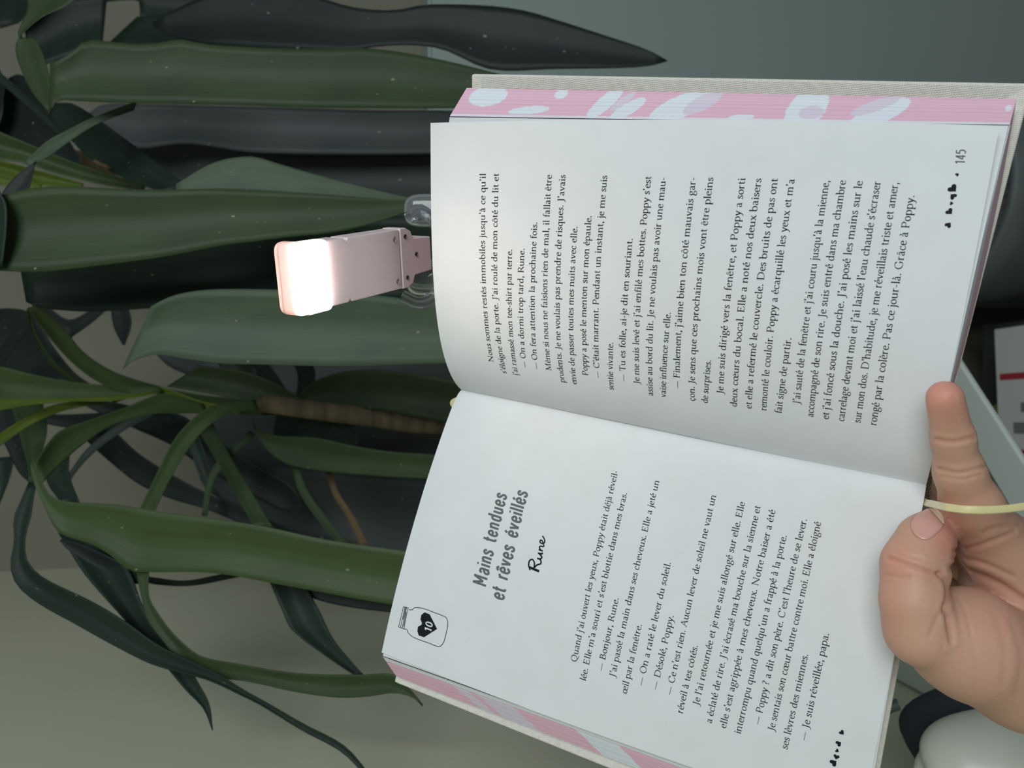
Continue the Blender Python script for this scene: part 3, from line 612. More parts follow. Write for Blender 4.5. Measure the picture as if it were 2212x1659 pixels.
g('x', .92, (T, [(.14, .98), (.76, .02)]), (Hh, [(.74, .98), (.14, .02)]), ft(.16, .97, .14), ft(.74, .97, .12), ft(.14), ft(.78))
g('y', .9, (T, [(.13, .98), (.46, .02)]), (N_, [(.8, .98), (.46, .02), (.32, -.38), (.14, -.58), (.0, -.5)]), ft(.13, .97, .14), ft(.8, .97, .13))
G['œ'] = (1.5, O0 + [(k, [(x + .68, y) for x, y in p]) for k, p in E0])
g('N', 1.7, (Hh, [(.28, 0), (.28, 1.5)]), (T, [(.26, 1.5), (1.4, .0)]), (Hh, [(1.4, 0), (1.4, 1.5)]), ft(.28), ft(.2, 1.48, .2), ft(1.4, 1.48))
g('M', 1.95, (Hh, [(.25, 0), (.34, 1.5)]), (T, [(.34, 1.5), (.95, .05)]), (Hh, [(.95, .05), (1.55, 1.5)]), stem(1.62, 1.5, 0), ft(.25), ft(1.62), ft(.26, 1.48), ft(1.68, 1.48))
g('J', .72, (C_, [(.4, 1.5), (.4, .1), (.34, -.2), (.1, -.42), (-.05, -.36)]), ft(.4, 1.48, .2))
g('O', 1.55, (C_, ell(.77, .75, .64, .77))); g('Q', 1.6, (C_, ell(.77, .75, .64, .77)), (N_, [(.7, .02), (1.1, -.3), (1.6, -.36)]))
g('R', 1.32, stem(.28, 1.5, 0), ft(.28), ft(.28, 1.48, .18), (C_, [(.28, 1.47), (.7, 1.48), (.98, 1.3), (.98, .98), (.74, .76), (.3, .74)]), (T, [(.68, .76), (1.24, .02)]))
g('P', 1.16, stem(.28, 1.5, 0), ft(.28), ft(.28, 1.48, .18), (C_, [(.28, 1.47), (.7, 1.48), (1.0, 1.28), (1.0, .92), (.74, .68), (.3, .68)]))
g('B', 1.24, stem(.28, 1.5, 0), (Hh, [(.1, 1.48), (.6, 1.48)]), (Hh, [(.1, .03), (.6, .03)]), (C_, [(.3, 1.47), (.7, 1.46), (.9, 1.2), (.82, .9), (.3, .8)]), (C_, [(.3, .8), (.8, .78), (1.06, .45), (.9, .1), (.5, .03)]))
g('C', 1.38, (C_, [(1.22, 1.18), (1.0, 1.44), (.72, 1.5), (.3, 1.26), (.13, .75), (.3, .22), (.7, .0), (1.02, .07), (1.26, .32)]), (Hh, [(1.22, 1.1), (1.22, 1.5)]))
g('G', 1.5, (C_, [(1.22, 1.2), (1.0, 1.44), (.72, 1.5), (.3, 1.26), (.13, .75), (.3, .22), (.7, .0), (1.02, .04), (1.24, .2)]), stem(1.24, .65, .12), ft(1.24, .66, .18), (Hh, [(1.22, 1.12), (1.22, 1.5)]))
g('D', 1.55, stem(.28, 1.5, 0), (Hh, [(.1, .03), (.6, .03)]), (Hh, [(.1, 1.48), (.6, 1.48)]), (C_, [(.4, 1.48), (.9, 1.42), (1.3, 1.12), (1.36, .72), (1.2, .28), (.8, .04), (.4, .03)]))
EE = [stem(.28, 1.5, 0), (Hh, [(.1, .03), (1.0, .03)]), (Hh, [(1.0, .03), (1.08, .36)]), (Hh, [(.1, 1.48), (.96, 1.48)]), (Hh, [(.96, 1.48), (.98, 1.2)]), (Hh, [(.28, .8), (.78, .8)]), (Hh, [(.78, .64), (.78, .96)])]
g('E', 1.2, *EE); g('F', 1.1, EE[0], ft(.28), EE[3], EE[4], EE[5], EE[6])
g('T', 1.3, stem(.64, 1.5, 0), ft(.64, .03, .2), (Hh, [(.08, 1.48), (1.2, 1.48)]), (Hh, [(.08, 1.48), (.06, 1.2)]), (Hh, [(1.2, 1.48), (1.22, 1.2)]))
g('A', 1.4, (Hh, [(.16, 0), (.7, 1.52)]), (T, [(.7, 1.52), (1.22, 0)]), (Hh, [(.36, .55), (1.0, .55)]), ft(.16), ft(1.22))
g('.', .44, (D_, [(.2, .1)])); g(',', .44, (D_, [(.2, .1)]), (N_, [(.27, .08), (.24, -.12), (.12, -.3)]))
g("'", .4, (D_, [(.2, 1.5)]), (N_, [(.26, 1.48), (.22, 1.3), (.12, 1.16)])); g('-', .62, (Hh, [(.08, .5), (.52, .5)]), (Hh, [(.08, .46), (.52, .46)]))
g('—', 1.7, (Hh, [(0, .48), (1.6, .48)])); g('?', .86, (C_, [(.14, 1.3), (.26, 1.48), (.46, 1.5), (.62, 1.3), (.56, 1.04), (.34, .8), (.32, .45)]), (D_, [(.33, .1)]))
TH, HL = .185, .105
def stroke_quads(kind, pts, th=TH, hl=HL, uniform=None):
    """flat outline pieces in letter units: list of quads / fans"""
    out = []
    if kind == 'D':
        x, y = pts[0]; r = .13 if uniform is None else uniform * .62
        out.append([(x + r * math.cos(a), y + r * math.sin(a)) for a in [i * math.pi / 4 for i in range(8)]]); return out
    P = np.array(pts, float)
    if kind == 'C':
        closed = np.allclose(P[0], P[-1]); P = P if closed else catmull(P, 4 * len(P))
    n = len(P); L = []; R = []
    for i in range(n):
        t = P[min(i + 1, n - 1)] - P[max(i - 1, 0)]
        if kind == 'C' and np.allclose(P[0], P[-1]) and i in (0, n - 1): t = P[1] - P[n - 2]
        t /= max(np.linalg.norm(t), 1e-9); nr = np.array([-t[1], t[0]])
        if uniform is not None: w = uniform
        elif kind == 'T': w = th
        elif kind == 'H': w = hl
        else:
            ang = math.atan2(t[1], t[0]) - math.radians(18); w = hl * .8 + (th - hl * .8) * abs(math.sin(ang)) ** 1.3
        L.append(P[i] + nr * w / 2); R.append(P[i] - nr * w / 2)
    for i in range(n - 1): out.append([tuple(L[i]), tuple(R[i]), tuple(R[i + 1]), tuple(L[i + 1])])
    return out
class Ink:
    def __init__(s): s.U = []; s.F = []
    def poly(s, pts):
        k = len(s.U); s.U += pts; s.F.append(list(range(k, k + len(pts))))
    def make(s, name, side, mat, parent, off=.014):
        U = np.array(s.U); P = np.zeros((len(U), 3))
        for i in range(0, len(U), 20000): P[i:i + 20000] = surf(side, U[i:i + 20000, 0], U[i:i + 20000, 1])
        return mesh(name, Wc(P + e2 * off), s.F, mat, parent)
XH = .174
def set_line(ink, text, u0, v0, u1, v1, side, xh=XH, font=None, uniform=None, space=.5, fixed=None, slant=0, sq=.93):
    font = font or G
    # u0 -> u1 in reading order; on the left page u counts from the gutter so it decreases
    words = text.split(' '); 
    tot = sum(sum(font[c][0] for c in w_) for w_ in words) + space * (len(words) - 1)
    f = (u1 - u0) / tot; x = 0.
    for wi, w_ in enumerate(words):
        for ch in w_:
            adv, st = font[ch]
            for kind, pts in st:
                for q in stroke_quads(kind, pts, uniform=uniform):
                    o = []
                    for a, b in q:
                        uu_ = u0 + (x + adv / 2 + (a - adv / 2) * sq + slant * b) * f; tq = (uu_ - u0) / (u1 - u0)
                        o.append((uu_, v0 + (v1 - v0) * tq - b * xh))
                    ink.poly(o)
            x += adv
        x += space
RT = ["Nous sommes restés immobiles jusqu'à ce qu'il", "s'éloigne de la porte. J'ai roulé de mon côté du lit et", "j'ai ramassé mon tee-shirt par terre.", "— On a dormi trop tard, Rune.",
 "— On fera attention la prochaine fois.", "Même si nous ne faisions rien de mal, il fallait être", "prudents. Je ne voulais pas prendre de risques. J'avais", "envie de passer toutes mes nuits avec elle.",
 "Poppy a posé le menton sur mon épaule.", "— C'était marrant. Pendant un instant, je me suis", "sentie vivante.", "— Tu es folle, ai-je dit en souriant.", "Je me suis levé et j'ai enfilé mes bottes. Poppy s'est",
 "assise au bord du lit. Je ne voulais pas avoir une mau-", "vaise influence sur elle.", "— Finalement, j'aime bien ton côté mauvais gar-", "çon. Je sens que ces prochains mois vont être pleins", "de surprises.",
 "Je me suis dirigé vers la fenêtre, et Poppy a sorti", "deux cœurs du bocal. Elle a noté nos deux baisers", "et elle a refermé le couvercle. Des bruits de pas ont", "remonté le couloir. Poppy a écarquillé les yeux et m'a", "fait signe de partir.",
 "J'ai sauté de la fenêtre et j'ai couru jusqu'à la mienne,", "accompagné de son rire. Je suis entré dans ma chambre", "et j'ai foncé sous la douche. J'ai posé les mains sur le", "carrelage devant moi et j'ai laissé l'eau chaude s'écraser", "sur mon dos. D'habitude, je me réveillais triste et amer,", "rongé par la colère. Pas ce jour-là. Grâce à Poppy."]
RL=[ (3.23,2.75,12.03,2.60),(2.63,3.31,12.03,3.20),(2.62,3.93,8.82,3.95),(3.15,4.46,8.88,4.53),(3.15,5.05,10.02,5.06),(3.16,5.71,11.98,5.56),(2.57,6.30,11.98,6.15),(2.57,6.89,9.89,6.85),(3.16,7.49,10.34,7.42),(3.13,8.06,11.97,7.91),(2.56,8.66,4.99,8.70),(3.12,9.25,9.47,9.24),(3.08,9.88,11.96,9.70),(2.55,10.47,11.93,10.29),(2.56,11.04,6.54,11.10),(3.13,11.65,11.95,11.45),(2.58,12.30,11.96,12.11),(2.57,12.85,4.66,12.90),(3.15,13.48,11.96,13.31),(2.60,14.06,11.96,13.90),(2.61,14.66,11.97,14.49),(2.62,15.25,11.97,15.09),(2.60,15.85,5.93,15.88),(3.16,16.50,11.95,16.31),(2.64,17.06,11.97,16.88),(2.64,17.64,11.97,17.45),(2.65,18.21,11.98,18.05),(2.69,18.80,11.96,18.64),(2.68,19.36,11.51,19.24) ]
LL=[ (11.43,9.20,2.61,9.23),(12.09,9.76,3.46,9.86),(11.43,10.41,8.07,10.48),(11.50,10.98,2.55,11.16),(12.03,11.60,8.87,11.68),(11.45,12.21,5.89,12.38),(11.42,12.83,8.07,12.93),(11.43,13.45,2.54,13.69),(12.06,14.03,9.00,14.14),(11.50,14.62,2.53,14.92),(12.06,15.25,2.52,15.57),(12.08,15.84,2.53,16.18),(12.11,16.45,3.43,16.80),(11.48,17.11,2.56,17.45),(11.55,17.70,2.55,18.00),(12.12,18.32,7.99,18.44),(11.53,18.95,6.91,19.06) ]
LT = ["Quand j'ai ouvert les yeux, Poppy était déjà réveil-", "lée. Elle m'a souri et s'est blottie dans mes bras.", "— Bonjour, Rune.", "J'ai passé la main dans ses cheveux. Elle a jeté un", "œil par la fenêtre.", "— On a raté le lever du soleil.", "— Désolé, Poppy.",
 "— Ce n'est rien. Aucun lever de soleil ne vaut un", "réveil à tes côtés.", "Je l'ai retournée et je me suis allongé sur elle. Elle", "a éclaté de rire. J'ai écrasé ma bouche sur la sienne et", "elle s'est agrippée à mes cheveux. Notre baiser a été", "interrompu quand quelqu'un a frappé à la porte.",
 "— Poppy ? a dit son père. C'est l'heure de se lever.", "Je sentais son cœur battre contre moi. Elle a éloigné", "ses lèvres des miennes.", "— Je suis réveillée, papa."]
for T_, L_, sd, pg in ((RT, RL, 1, pr_), (LT, LL, -1, pl_)):
    ink = Ink()
    for s_, (a, b, c, d) in zip(T_, L_): set_line(ink, s_, a, b, c, d, sd)
    ink.make('printed_text', sd, INK, pg)
# chapter title in a condensed sans, grey
Sg = {}
def sg(c, adv, *st): Sg[c] = (adv, st)
ar = lambda a, b: (C_, [(a, .7), (a + .1, .9), (a + .26, .98), (b - .02, .86), (b, .7), (b, 0)])
e_ = [(N_, [(.13, .52), (.55, .52)]), (C_, [(.55, .52), (.55, .8), (.34, .98), (.14, .8), (.13, .2), (.34, .0), (.54, .14), (.55, .28)])]
sg('M', 1.05, (N_, [(.14, 0), (.14, 1.5)]), (N_, [(.14, 1.5), (.5, .4)]), (N_, [(.5, .4), (.88, 1.5)]), (N_, [(.88, 1.5), (.88, 0)]))
sg('a', .68, (C_, [(.14, .76), (.18, .94), (.34, .98), (.5, .9), (.54, .7), (.54, 0)]), (C_, [(.54, .58), (.3, .52), (.13, .36), (.14, .1), (.3, .0), (.54, .2)]))
sg('i', .32, (N_, [(.16, 1), (.16, 0)]), (N_, [(.16, 1.3), (.16, 1.46)])); sg('n', .7, (N_, [(.14, 1), (.14, 0)]), ar(.16, .56))
sg('s', .62, (C_, [(.5, .72), (.46, .92), (.3, .98), (.15, .88), (.15, .7), (.3, .55), (.46, .4), (.5, .2), (.36, .02), (.2, .02), (.1, .14), (.1, .28)]))
sg('t', .48, (C_, [(.2, 1.4), (.2, .25), (.26, .04), (.42, .04)]), (N_, [(.02, .95), (.42, .95)])); sg('e', .66, *e_)
sg('é', .66, *e_, (N_, [(.3, 1.18), (.46, 1.42)])); sg('ê', .66, *e_, (N_, [(.14, 1.18), (.34, 1.42)]), (N_, [(.34, 1.42), (.54, 1.18)]))
sg('d', .7, (N_, [(.56, 1.5), (.56, 0)]), (C_, [(.56, .8), (.4, .98), (.2, .9), (.14, .7), (.14, .3), (.2, .08), (.4, .0), (.56, .2)]))
sg('u', .7, (C_, [(.14, 1), (.14, .25), (.26, .02), (.44, .06), (.56, .25)]), (N_, [(.56, 1), (.56, 0)])); sg('r', .46, (N_, [(.14, 1), (.14, 0)]), (C_, [(.16, .7), (.24, .9), (.44, .98)]))
sg('v', .62, (N_, [(.06, 1), (.3, .05)]), (N_, [(.3, .05), (.55, 1)])); sg('l', .32, (N_, [(.16, 1.5), (.16, 0)]))
sg('1', .62, (N_, [(.36, 1.5), (.36, 0)]), (N_, [(.36, 1.46), (.12, 1.2)])); sg('0', .8, (C_, ell(.38, .75, .25, .7)))
sg('4', .8, (N_, [(.58, 1.5), (.58, 0)]), (N_, [(.56, 1.48), (.12, .42)]), (N_, [(.1, .4), (.74, .4)])); sg('5', .8, (N_, [(.66, 1.44), (.2, 1.44)]), (N_, [(.2, 1.44), (.17, .85)]), (C_, [(.17, .85), (.4, .98), (.64, .8), (.66, .35), (.42, .02), (.16, .14)]))
ink = Ink(); set_line(ink, 'Mains tendues', 9.58, 4.367, 5.08, 4.264, -1, .45, Sg, .235, .6, sq=.8)
set_line(ink, 'et rêves éveillés', 9.893, 5.335, 4.677, 5.245, -1, .45, Sg, .235, .6, sq=.8); ink.make('chapter_title', -1, GREYINK, pl_)
ink = Ink(); set_line(ink, '145', 12.69, 20.645, 13.24, 20.595, 1, .205, Sg, .17, .4); ink.make('page_number', 1, GREYINK, pr_)
# handwritten name
ink = Ink(); RU = [([(8.0, 6.2), (8.02, 6.45), (8.04, 6.69)], .085), ([(8.12, 6.26), (7.92, 6.14), (7.7, 6.14), (7.62, 6.26), (7.74, 6.38), (7.96, 6.42)], .05), ([(7.96, 6.42), (7.8, 6.52), (7.68, 6.68), (7.56, 6.66), (7.5, 6.58)], .05),
  ([(7.5, 6.46), (7.48, 6.62), (7.38, 6.66), (7.26, 6.5)], .055), ([(7.26, 6.44), (7.24, 6.62), (7.18, 6.66)], .055), ([(7.1, 6.44), (7.1, 6.64)], .055), ([(7.1, 6.55), (6.98, 6.44), (6.92, 6.5), (6.9, 6.62), (6.82, 6.64)], .045), ([(6.82, 6.62), (6.66, 6.5), (6.66, 6.42), (6.76, 6.42), (6.78, 6.54), (6.7, 6.63), (6.58, 6.6), (6.44, 6.46)], .045)]
for pts, w in RU:
    P = catmull(pts, 5 * len(pts))
    for q in stroke_quads('N', P, uniform=w * 1.35): ink.poly(q)
ink.make('handwritten_name', -1, INK, pl_)
def pline(ink, pts, w, smooth=False):
    P = catmull(pts, 5 * len(pts)) if smooth else pts
    for q in stroke_quads('N', P, uniform=w): ink.poly(q)
ink = Ink()
pline(ink, [(11.754, 0.883), (11.717, 1.042), (11.561, 1.182), (11.463, 1.634), (11.464, 2.109), (11.466, 2.579), (11.502, 2.821), (11.724, 2.951), (12.142, 2.976), (12.631, 2.946), (12.86, 2.825), (12.916, 2.664), (12.909, 2.225), (12.924, 1.64), (12.895, 1.336), (12.788, 1.102), (12.682, 1.016), (12.696, 0.899)], .03, True)
for a, b in [[(11.718, 0.59), (12.707, 0.583)], [(11.68, 0.67), (12.706, 0.679)], [(11.69, 0.71), (12.3, 0.72)], [(11.675, 0.748), (12.703, 0.769)], [(11.719, 0.826), (12.719, 0.863)], [(11.9, .79), (12.6, .82)], [(11.718, 0.59), (11.689, 0.866)], [(12.707, 0.583), (12.706, 0.902)]]:
    pline(ink, [a, b], .026)
ink.poly([(11.612, 1.702), (11.618, 1.97), (12.147, 2.494), (12.731, 1.948), (12.743, 1.667), (12.577, 1.556), (12.369, 1.535), (12.217, 1.694), (12.114, 1.68), (12.003, 1.581), (11.792, 1.569)])
ink.make('jar_drawing', -1, INK, pl_)
ink = Ink(); set_line(ink, '10', 12.42, 2.25, 11.92, 2.233, -1, .24, Sg, .2, .4); ink.make('white_number', -1, PAPER, pl_, .018)
def heart(ink, c, tip, sc=.82):
    c = np.array(c); d = (np.array(tip) - c); L = np.linalg.norm(d) * sc; a = math.atan2(d[1], d[0]) ; pts = []
    for i in range(20):
        t = 2 * math.pi * i / 20; x = 16 * math.sin(t) ** 3; y = 13 * math.cos(t) - 5 * math.cos(2 * t) - 2 * math.cos(3 * t) - math.cos(4 * t)
        X_, Y_ = -y / 17 * L, x / 17 * L
        pts.append((c[0] + X_ * math.cos(a) - Y_ * math.sin(a), c[1] + X_ * math.sin(a) + Y_ * math.cos(a)))
    ink.poly(pts)
ink = Ink()
for c, t in [[(10.484, 20.488), (10.608, 20.562)], [(10.964, 20.443), (10.855, 20.565)], [(11.263, 20.457), (11.266, 20.541)], [(11.517, 20.468), (11.613, 20.346)], [(11.798, 20.41), (11.663, 20.566)], [(12.308, 20.468), (12.372, 20.525)]]: heart(ink, c, t)
ink.make('heart_ornament', 1, INK, pr_)
ink = Ink()
for c, t in [[(10.733, 20.183), (10.805, 20.287)], [(11.213, 20.146), (11.109, 20.243)], [(11.524, 20.14), (11.557, 20.229)], [(11.777, 20.157), (11.913, 20.15)], [(12.056, 20.094), (11.922, 20.206)]]: heart(ink, c, t, .9)
ink.make('heart_ornament', -1, INK, pl_)

# ------------------------------------------------------------------ clip-on reading light
P1 = Pc(866, 560, 36.3); dirl = Pc(711, 592, 32.3) - P1; dirl /= np.linalg.norm(dirl)
bl = np.array([1, .02, 0.]); bl[2] = -(dirl[0] + .02 * dirl[1]) / dirl[2]; bl /= np.linalg.norm(bl)
nl = np.cross(bl, dirl); nl = nl if nl[2] > 0 else -nl
def RW(v): return v[0] * RIGHT + v[1] * UP - v[2] * FWD
lax = np.array([RW(bl), RW(dirl), RW(nl)])
lamp = empty('reading_light', Wc(P1 - dirl * 3), 'small pale pink clip-on reading light, switched on, clamped behind the right page', 'reading light')
def lp(b, a, n): return P1 + bl * b + dirl * a + nl * n
def outline_solid(name, pts, n0, n1, mat, bev=.0008, parent=None):
    V = [Wc(lp(x, y, n0)) for x, y in pts] + [Wc(lp(x, y, n1)) for x, y in pts]; n = len(pts)
    fs = [list(range(n)), list(range(2 * n - 1, n - 1, -1))] + [[(i + 1) % n, i, n + i, n + (i + 1) % n] for i in range(n)]
    o = mesh(name, V, fs, mat, parent or lamp); bm = bmesh.new(); bm.from_mesh(o.data); bmesh.ops.recalc_face_normals(bm, faces=bm.faces); bm.to_mesh(o.data); bm.free()
    if bev: bevel(o, bev, 3)
    return o
def rr(x0, x1, y0, y1, r, n=5):
    out = []
    for cx, cy, a0 in ((x1 - r, y1 - r, 0), (x0 + r, y1 - r, 90), (x0 + r, y0 + r, 180), (x1 - r, y0 + r, 270)):
        for i in range(n + 1):
            a = math.radians(a0 + 90 * i / n); out.append((cx + r * math.cos(a), cy + r * math.sin(a)))
    return out
hw = 1.39
body = [(-hw, .03), (hw, .03), (hw, 3.55), (hw - .12, 3.62), (hw - .12, 3.72), (hw, 3.8), (hw, 6.4), (-hw, 6.4), (-hw, 3.8), (-hw + .12, 3.72), (-hw + .12, 3.62), (-hw, 3.55)]
outline_solid('lamp_body', body, -1.0, 0, LAMPM, .0007)
neck = [(hw + .03, -.03), (-hw - .03, -.03), (-hw - .03, -.45), (-hw + .15, -.85), (-hw + .5, -1.02), (-hw + .56, -2.4), (hw - .56, -2.4), (hw - .5, -1.02), (hw - .15, -.85), (hw + .03, -.45)]
outline_solid('hinge_neck', neck, -1.06, .02, LAMPM, .0006)['label'] = 'hinge plate below the seam'
# lens: rim and bright diffuser wrapping over the top of the head
outline_solid('lens', rr(-hw - .06, hw + .1, 5.0, 6.6, .3), -.35, .28, LED, .0012)['label'] = 'glowing diffuser'
outline_solid('lens_rim', rr(-hw - .1, hw + .1, 5.9, 6.85, .38), -1.05, .05, LEDRIM, .0015)['label'] = 'frosted rim above the diffuser'
def disc(name, b, a, r, n0, depth, mat, parent=None, rim=None):
    V = []; fs = []; k = 20
    prof_ = [(r * 1.0, n0 + .02), (r * .86, n0 - .0), (r * .8, n0 - depth), (0.001, n0 - depth)]
    for rr_, h in prof_:
        for i in range(k): V.append(Wc(lp(b + rr_ * math.cos(2 * math.pi * i / k), a + rr_ * math.sin(2 * math.pi * i / k), h)))
    for j in range(len(prof_) - 1):
        for i in range(k): fs.append((j * k + i, j * k + (i + 1) % k, (j + 1) * k + (i + 1) % k, (j + 1) * k + i))
    o = mesh(name, V, fs, mat, parent or lamp, True); return o
for b, a in ((.95, .42), (-1.0, .36)): disc('screw_cap', b, a, .13, .03, .02, flat('cap_pink', srgb(176, 150, 160)))
for b, a in ((1.02, -.36), (-.92, -.36), (.1, -1.15)): disc('screw', b, a, .11, .05, .02, DARKP)
# clear clamp behind the pages
tube('clear_clamp', [Pw(868, 640, 38.6), Pw(905, 655, 38.9), Pw(940, 640, 39.3), Pw(960, 560, 39.5), Pw(940, 480, 39.3), Pw(905, 455, 38.9), Pw(885, 470, 38.6)], [.0035] * 4, CLEAR, lamp)
pillow('clamp_pad', Pw(925, 455, 39.4), np.array([RIGHT, UP, FWD]), (.0085, .0125, .005), CLEAR, lamp)
pillow('clamp_pad', Pw(925, 600, 39.4), np.array([RIGHT, UP, FWD]), (.0095, .0115, .005), CLEAR, lamp)
lt = bpy.data.lights.new('led_panel', 'AREA'); lt.shape = 'RECTANGLE'; lt.size = .026; lt.size_y = .014; lt.energy = .032; lt.color = (1, .74, .58); lt.spread = math.radians(170)
lo = bpy.data.objects.new('led_panel', lt); COL.objects.link(lo); lo.parent = lamp
mm = Matrix.Identity(4)
for i in range(3): mm[i][0] = lax[0][i]; mm[i][1] = lax[1][i]; mm[i][2] = np.cross(lax[0], lax[1])[i]
if np.dot(np.cross(lax[0], lax[1]), lax[2]) > 0:   # the lamp shines along local -Z: flip so it shines out of the front
    for i in range(3): mm[i][0] *= -1; mm[i][2] *= -1
p_ = Wc(lp(0, 5.6, .36)) - wpos(lamp)
for i in range(3): mm[i][3] = p_[i]
lo.matrix_local = mm

# ------------------------------------------------------------------ the hand: one continuous surface
hand_e = empty('person', Pw(2400, 1500, 29.5), 'hand of a person holding the open book from below, palm towards the viewer, thumb bent', 'person')
def bones(lst): return [(Pc(*a[:3]), a[3], Pc(*b[:3]), b[3]) for a, b in zip(lst[:-1], lst[1:])]
index = bones([(2041, 860, 27.0, .63), (2058, 945, 27.7, .685), (2072, 1019, 28.3, .83), (2098, 1092, 28.9, 1.04), (2150, 1178, 30.1, 1.35), (2280, 1290, 30.8, 1.95)])
palm = bones([(2150, 1178, 30.4, 1.3), (2180, 1262, 31.0, 1.7), (2350, 1420, 31, 2.3)])
thumb = bones([(2018, 1134, 29.3, .65), (1998, 1166, 28.9, .90), (1976, 1222, 28.6, 1.10), (1974, 1300, 28.3, 1.09), (1990, 1362, 28.4, 1.22), (2085, 1388, 28.9, 2.0), (2211, 1452, 29.6, 2.12), (2420, 1500, 30.2, 2.6), (2900, 1800, 32, 2.9)])
back = bones([(2160, 1190, 31.5, 1.1), (2062, 1112, 32.6, .82), (2000, 1040, 34.2, .76), (1930, 940, 35.9, .7)]) + bones([(2180, 1260, 32, 1.2), (2090, 1215, 33.6, .85), (1990, 1140, 35.2, .78), (1905, 1040, 37.1, .7)]) + bones([(2190, 1330, 32, 1.1), (2090, 1300, 34, .75), (2010, 1250, 35.4, .68), (1930, 1180, 36.6, .6)])
pad = [(Pc(2014, 1172, 29.4), .79, Pc(2012, 1190, 29.4), .81)]
def sdf_group(P, lst, k):
    d = None
    for a, ra, b, rb in lst:
        ab = b - a; L2 = ab @ ab + 1e-9; t = np.clip(((P - a) @ ab) / L2, 0, 1)
        q = np.sqrt((((P - a) - t[..., None] * ab) ** 2).sum(-1)) - (ra + (rb - ra) * t)
        q = q.astype(np.float32)
        if d is None: d = q
        else:
            h = np.clip(.5 + .5 * (q - d) / k, 0, 1); d = q * (1 - h) + d * h - k * h * (1 - h)
    return d
def smin(a, b, k): h = np.clip(.5 + .5 * (b - a) / k, 0, 1); return b * (1 - h) + a * h - k * h * (1 - h)
def field(P):
    a = sdf_group(P, index, .35); b = sdf_group(P, thumb + pad, .45); c = sdf_group(P, palm, .4); d = sdf_group(P, back, .3)
    return smin(smin(smin(a, c, .5), d, .35), b, .13)
lo_ = np.array([-16.5, -34., -40.]); hi_ = np.array([1., -12.6, -25.5]); h_ = .14
nx, ny, nz = [int(math.ceil(v)) for v in (hi_ - lo_) / h_]
gx, gy, gz = [lo_[i] + h_ * np.arange(n) for i, n in enumerate((nx, ny, nz))]
Fv = np.empty((nx, ny, nz), np.float32)
for i0 in range(0, nx, 16):
    Pq = np.stack(np.meshgrid(gx[i0:i0 + 16], gy, gz, indexing='ij'), -1).astype(np.float32); Fv[i0:i0 + 16] = field(Pq)
def surface_nets(Fv):
    s = Fv < 0; n = Fv.shape
    acc = np.zeros((n[0] - 1, n[1] - 1, n[2] - 1, 3), np.float32); cnt = np.zeros(acc.shape[:3], np.float32)
    cor = [(i, j, k) for i in (0, 1) for j in (0, 1) for k in (0, 1)]
    sl = lambda c: tuple(slice(c[q], n[q] - 1 + c[q]) for q in range(3))
    for a in cor:
        for ax_ in range(3):
            if a[ax_] == 1: continue
            b = list(a); b[ax_] = 1; fa, fb = Fv[sl(a)], Fv[sl(b)]; cr = (fa < 0) != (fb < 0)
            t = np.where(cr, fa / np.where(cr, fa - fb, 1), 0)
            p = np.zeros(acc.shape, np.float32); p[...] = a; p[..., ax_] = t
            acc += p * cr[..., None]; cnt += cr
    act = cnt > 0; ids = -np.ones(act.shape, np.int64); idx = np.argwhere(act); ids[act] = np.arange(len(idx))
    V = idx + acc[act] / cnt[act][:, None]
    fs = []
    for ax_ in range(3):
        o1, o2 = [(1, 2), (2, 0), (0, 1)][ax_]
        a = s[tuple(slice(0, n[q] - 1) if q == ax_ else slice(1, n[q] - 1) for q in range(3))]
        b = s[tuple(slice(1, n[q]) if q == ax_ else slice(1, n[q] - 1) for q in range(3))]
        e = np.argwhere(a != b); fl = a[tuple(e.T)]
        for d_ in range(3):
            if d_ != ax_: e[:, d_] += 1
        def cid(da, db):
            c = e.copy(); c[:, o1] -= da; c[:, o2] -= db; return ids[tuple(c.T)]
        q = np.stack([cid(1, 1), cid(0, 1), cid(0, 0), cid(1, 0)], 1); q[~fl] = q[~fl][:, ::-1]; fs.append(q)
    return V, np.concatenate(fs)
V, Fq = surface_nets(Fv); Vc = lo_ + V * h_
# creases where the photograph shows skin folds
def project(P): return np.stack([1106 - F * P[:, 1] / -P[:, 2], 829.5 - F * P[:, 0] / -P[:, 2]], 1)
def gradn(P):
    g_ = np.zeros(P.shape)
    for i in range(3):
        d = np.zeros(3); d[i] = .08; g_[:, i] = field((P + d).astype(np.float32)) - field((P - d).astype(np.float32))
    return g_ / np.maximum(np.linalg.norm(g_, axis=1, keepdims=True), 1e-6)
front = (Vc[:, 1] > -24)
me_tmp = None
def subdivide(Vc, Fq):
    me = bpy.data.meshes.new('tmp'); me.from_pydata([tuple(v) for v in Vc], [], [tuple(int(i) for i in f) for f in Fq])
    o = bpy.data.objects.new('tmp', me); COL.objects.link(o)
    sm = o.modifiers.new('s', 'SMOOTH'); sm.iterations = 4; sm.factor = .5
    sd = o.modifiers.new('d', 'SUBSURF'); sd.levels = 1; sd.render_levels = 1
    dg = bpy.context.evaluated_depsgraph_get(); ev = o.evaluated_get(dg).to_mesh()
    n = len(ev.vertices); co = np.zeros(n * 3); ev.vertices.foreach_get('co', co)
    fcs = [tuple(p.vertices) for p in ev.polygons]
    bpy.data.objects.remove(o); return co.reshape(-1, 3), fcs
Vc, Fq = subdivide(Vc, Fq)
px = project(Vc); nrmv = gradn(Vc); vis = (nrmv[:, 2] > .1) & (Vc[:, 2] > -32.0)
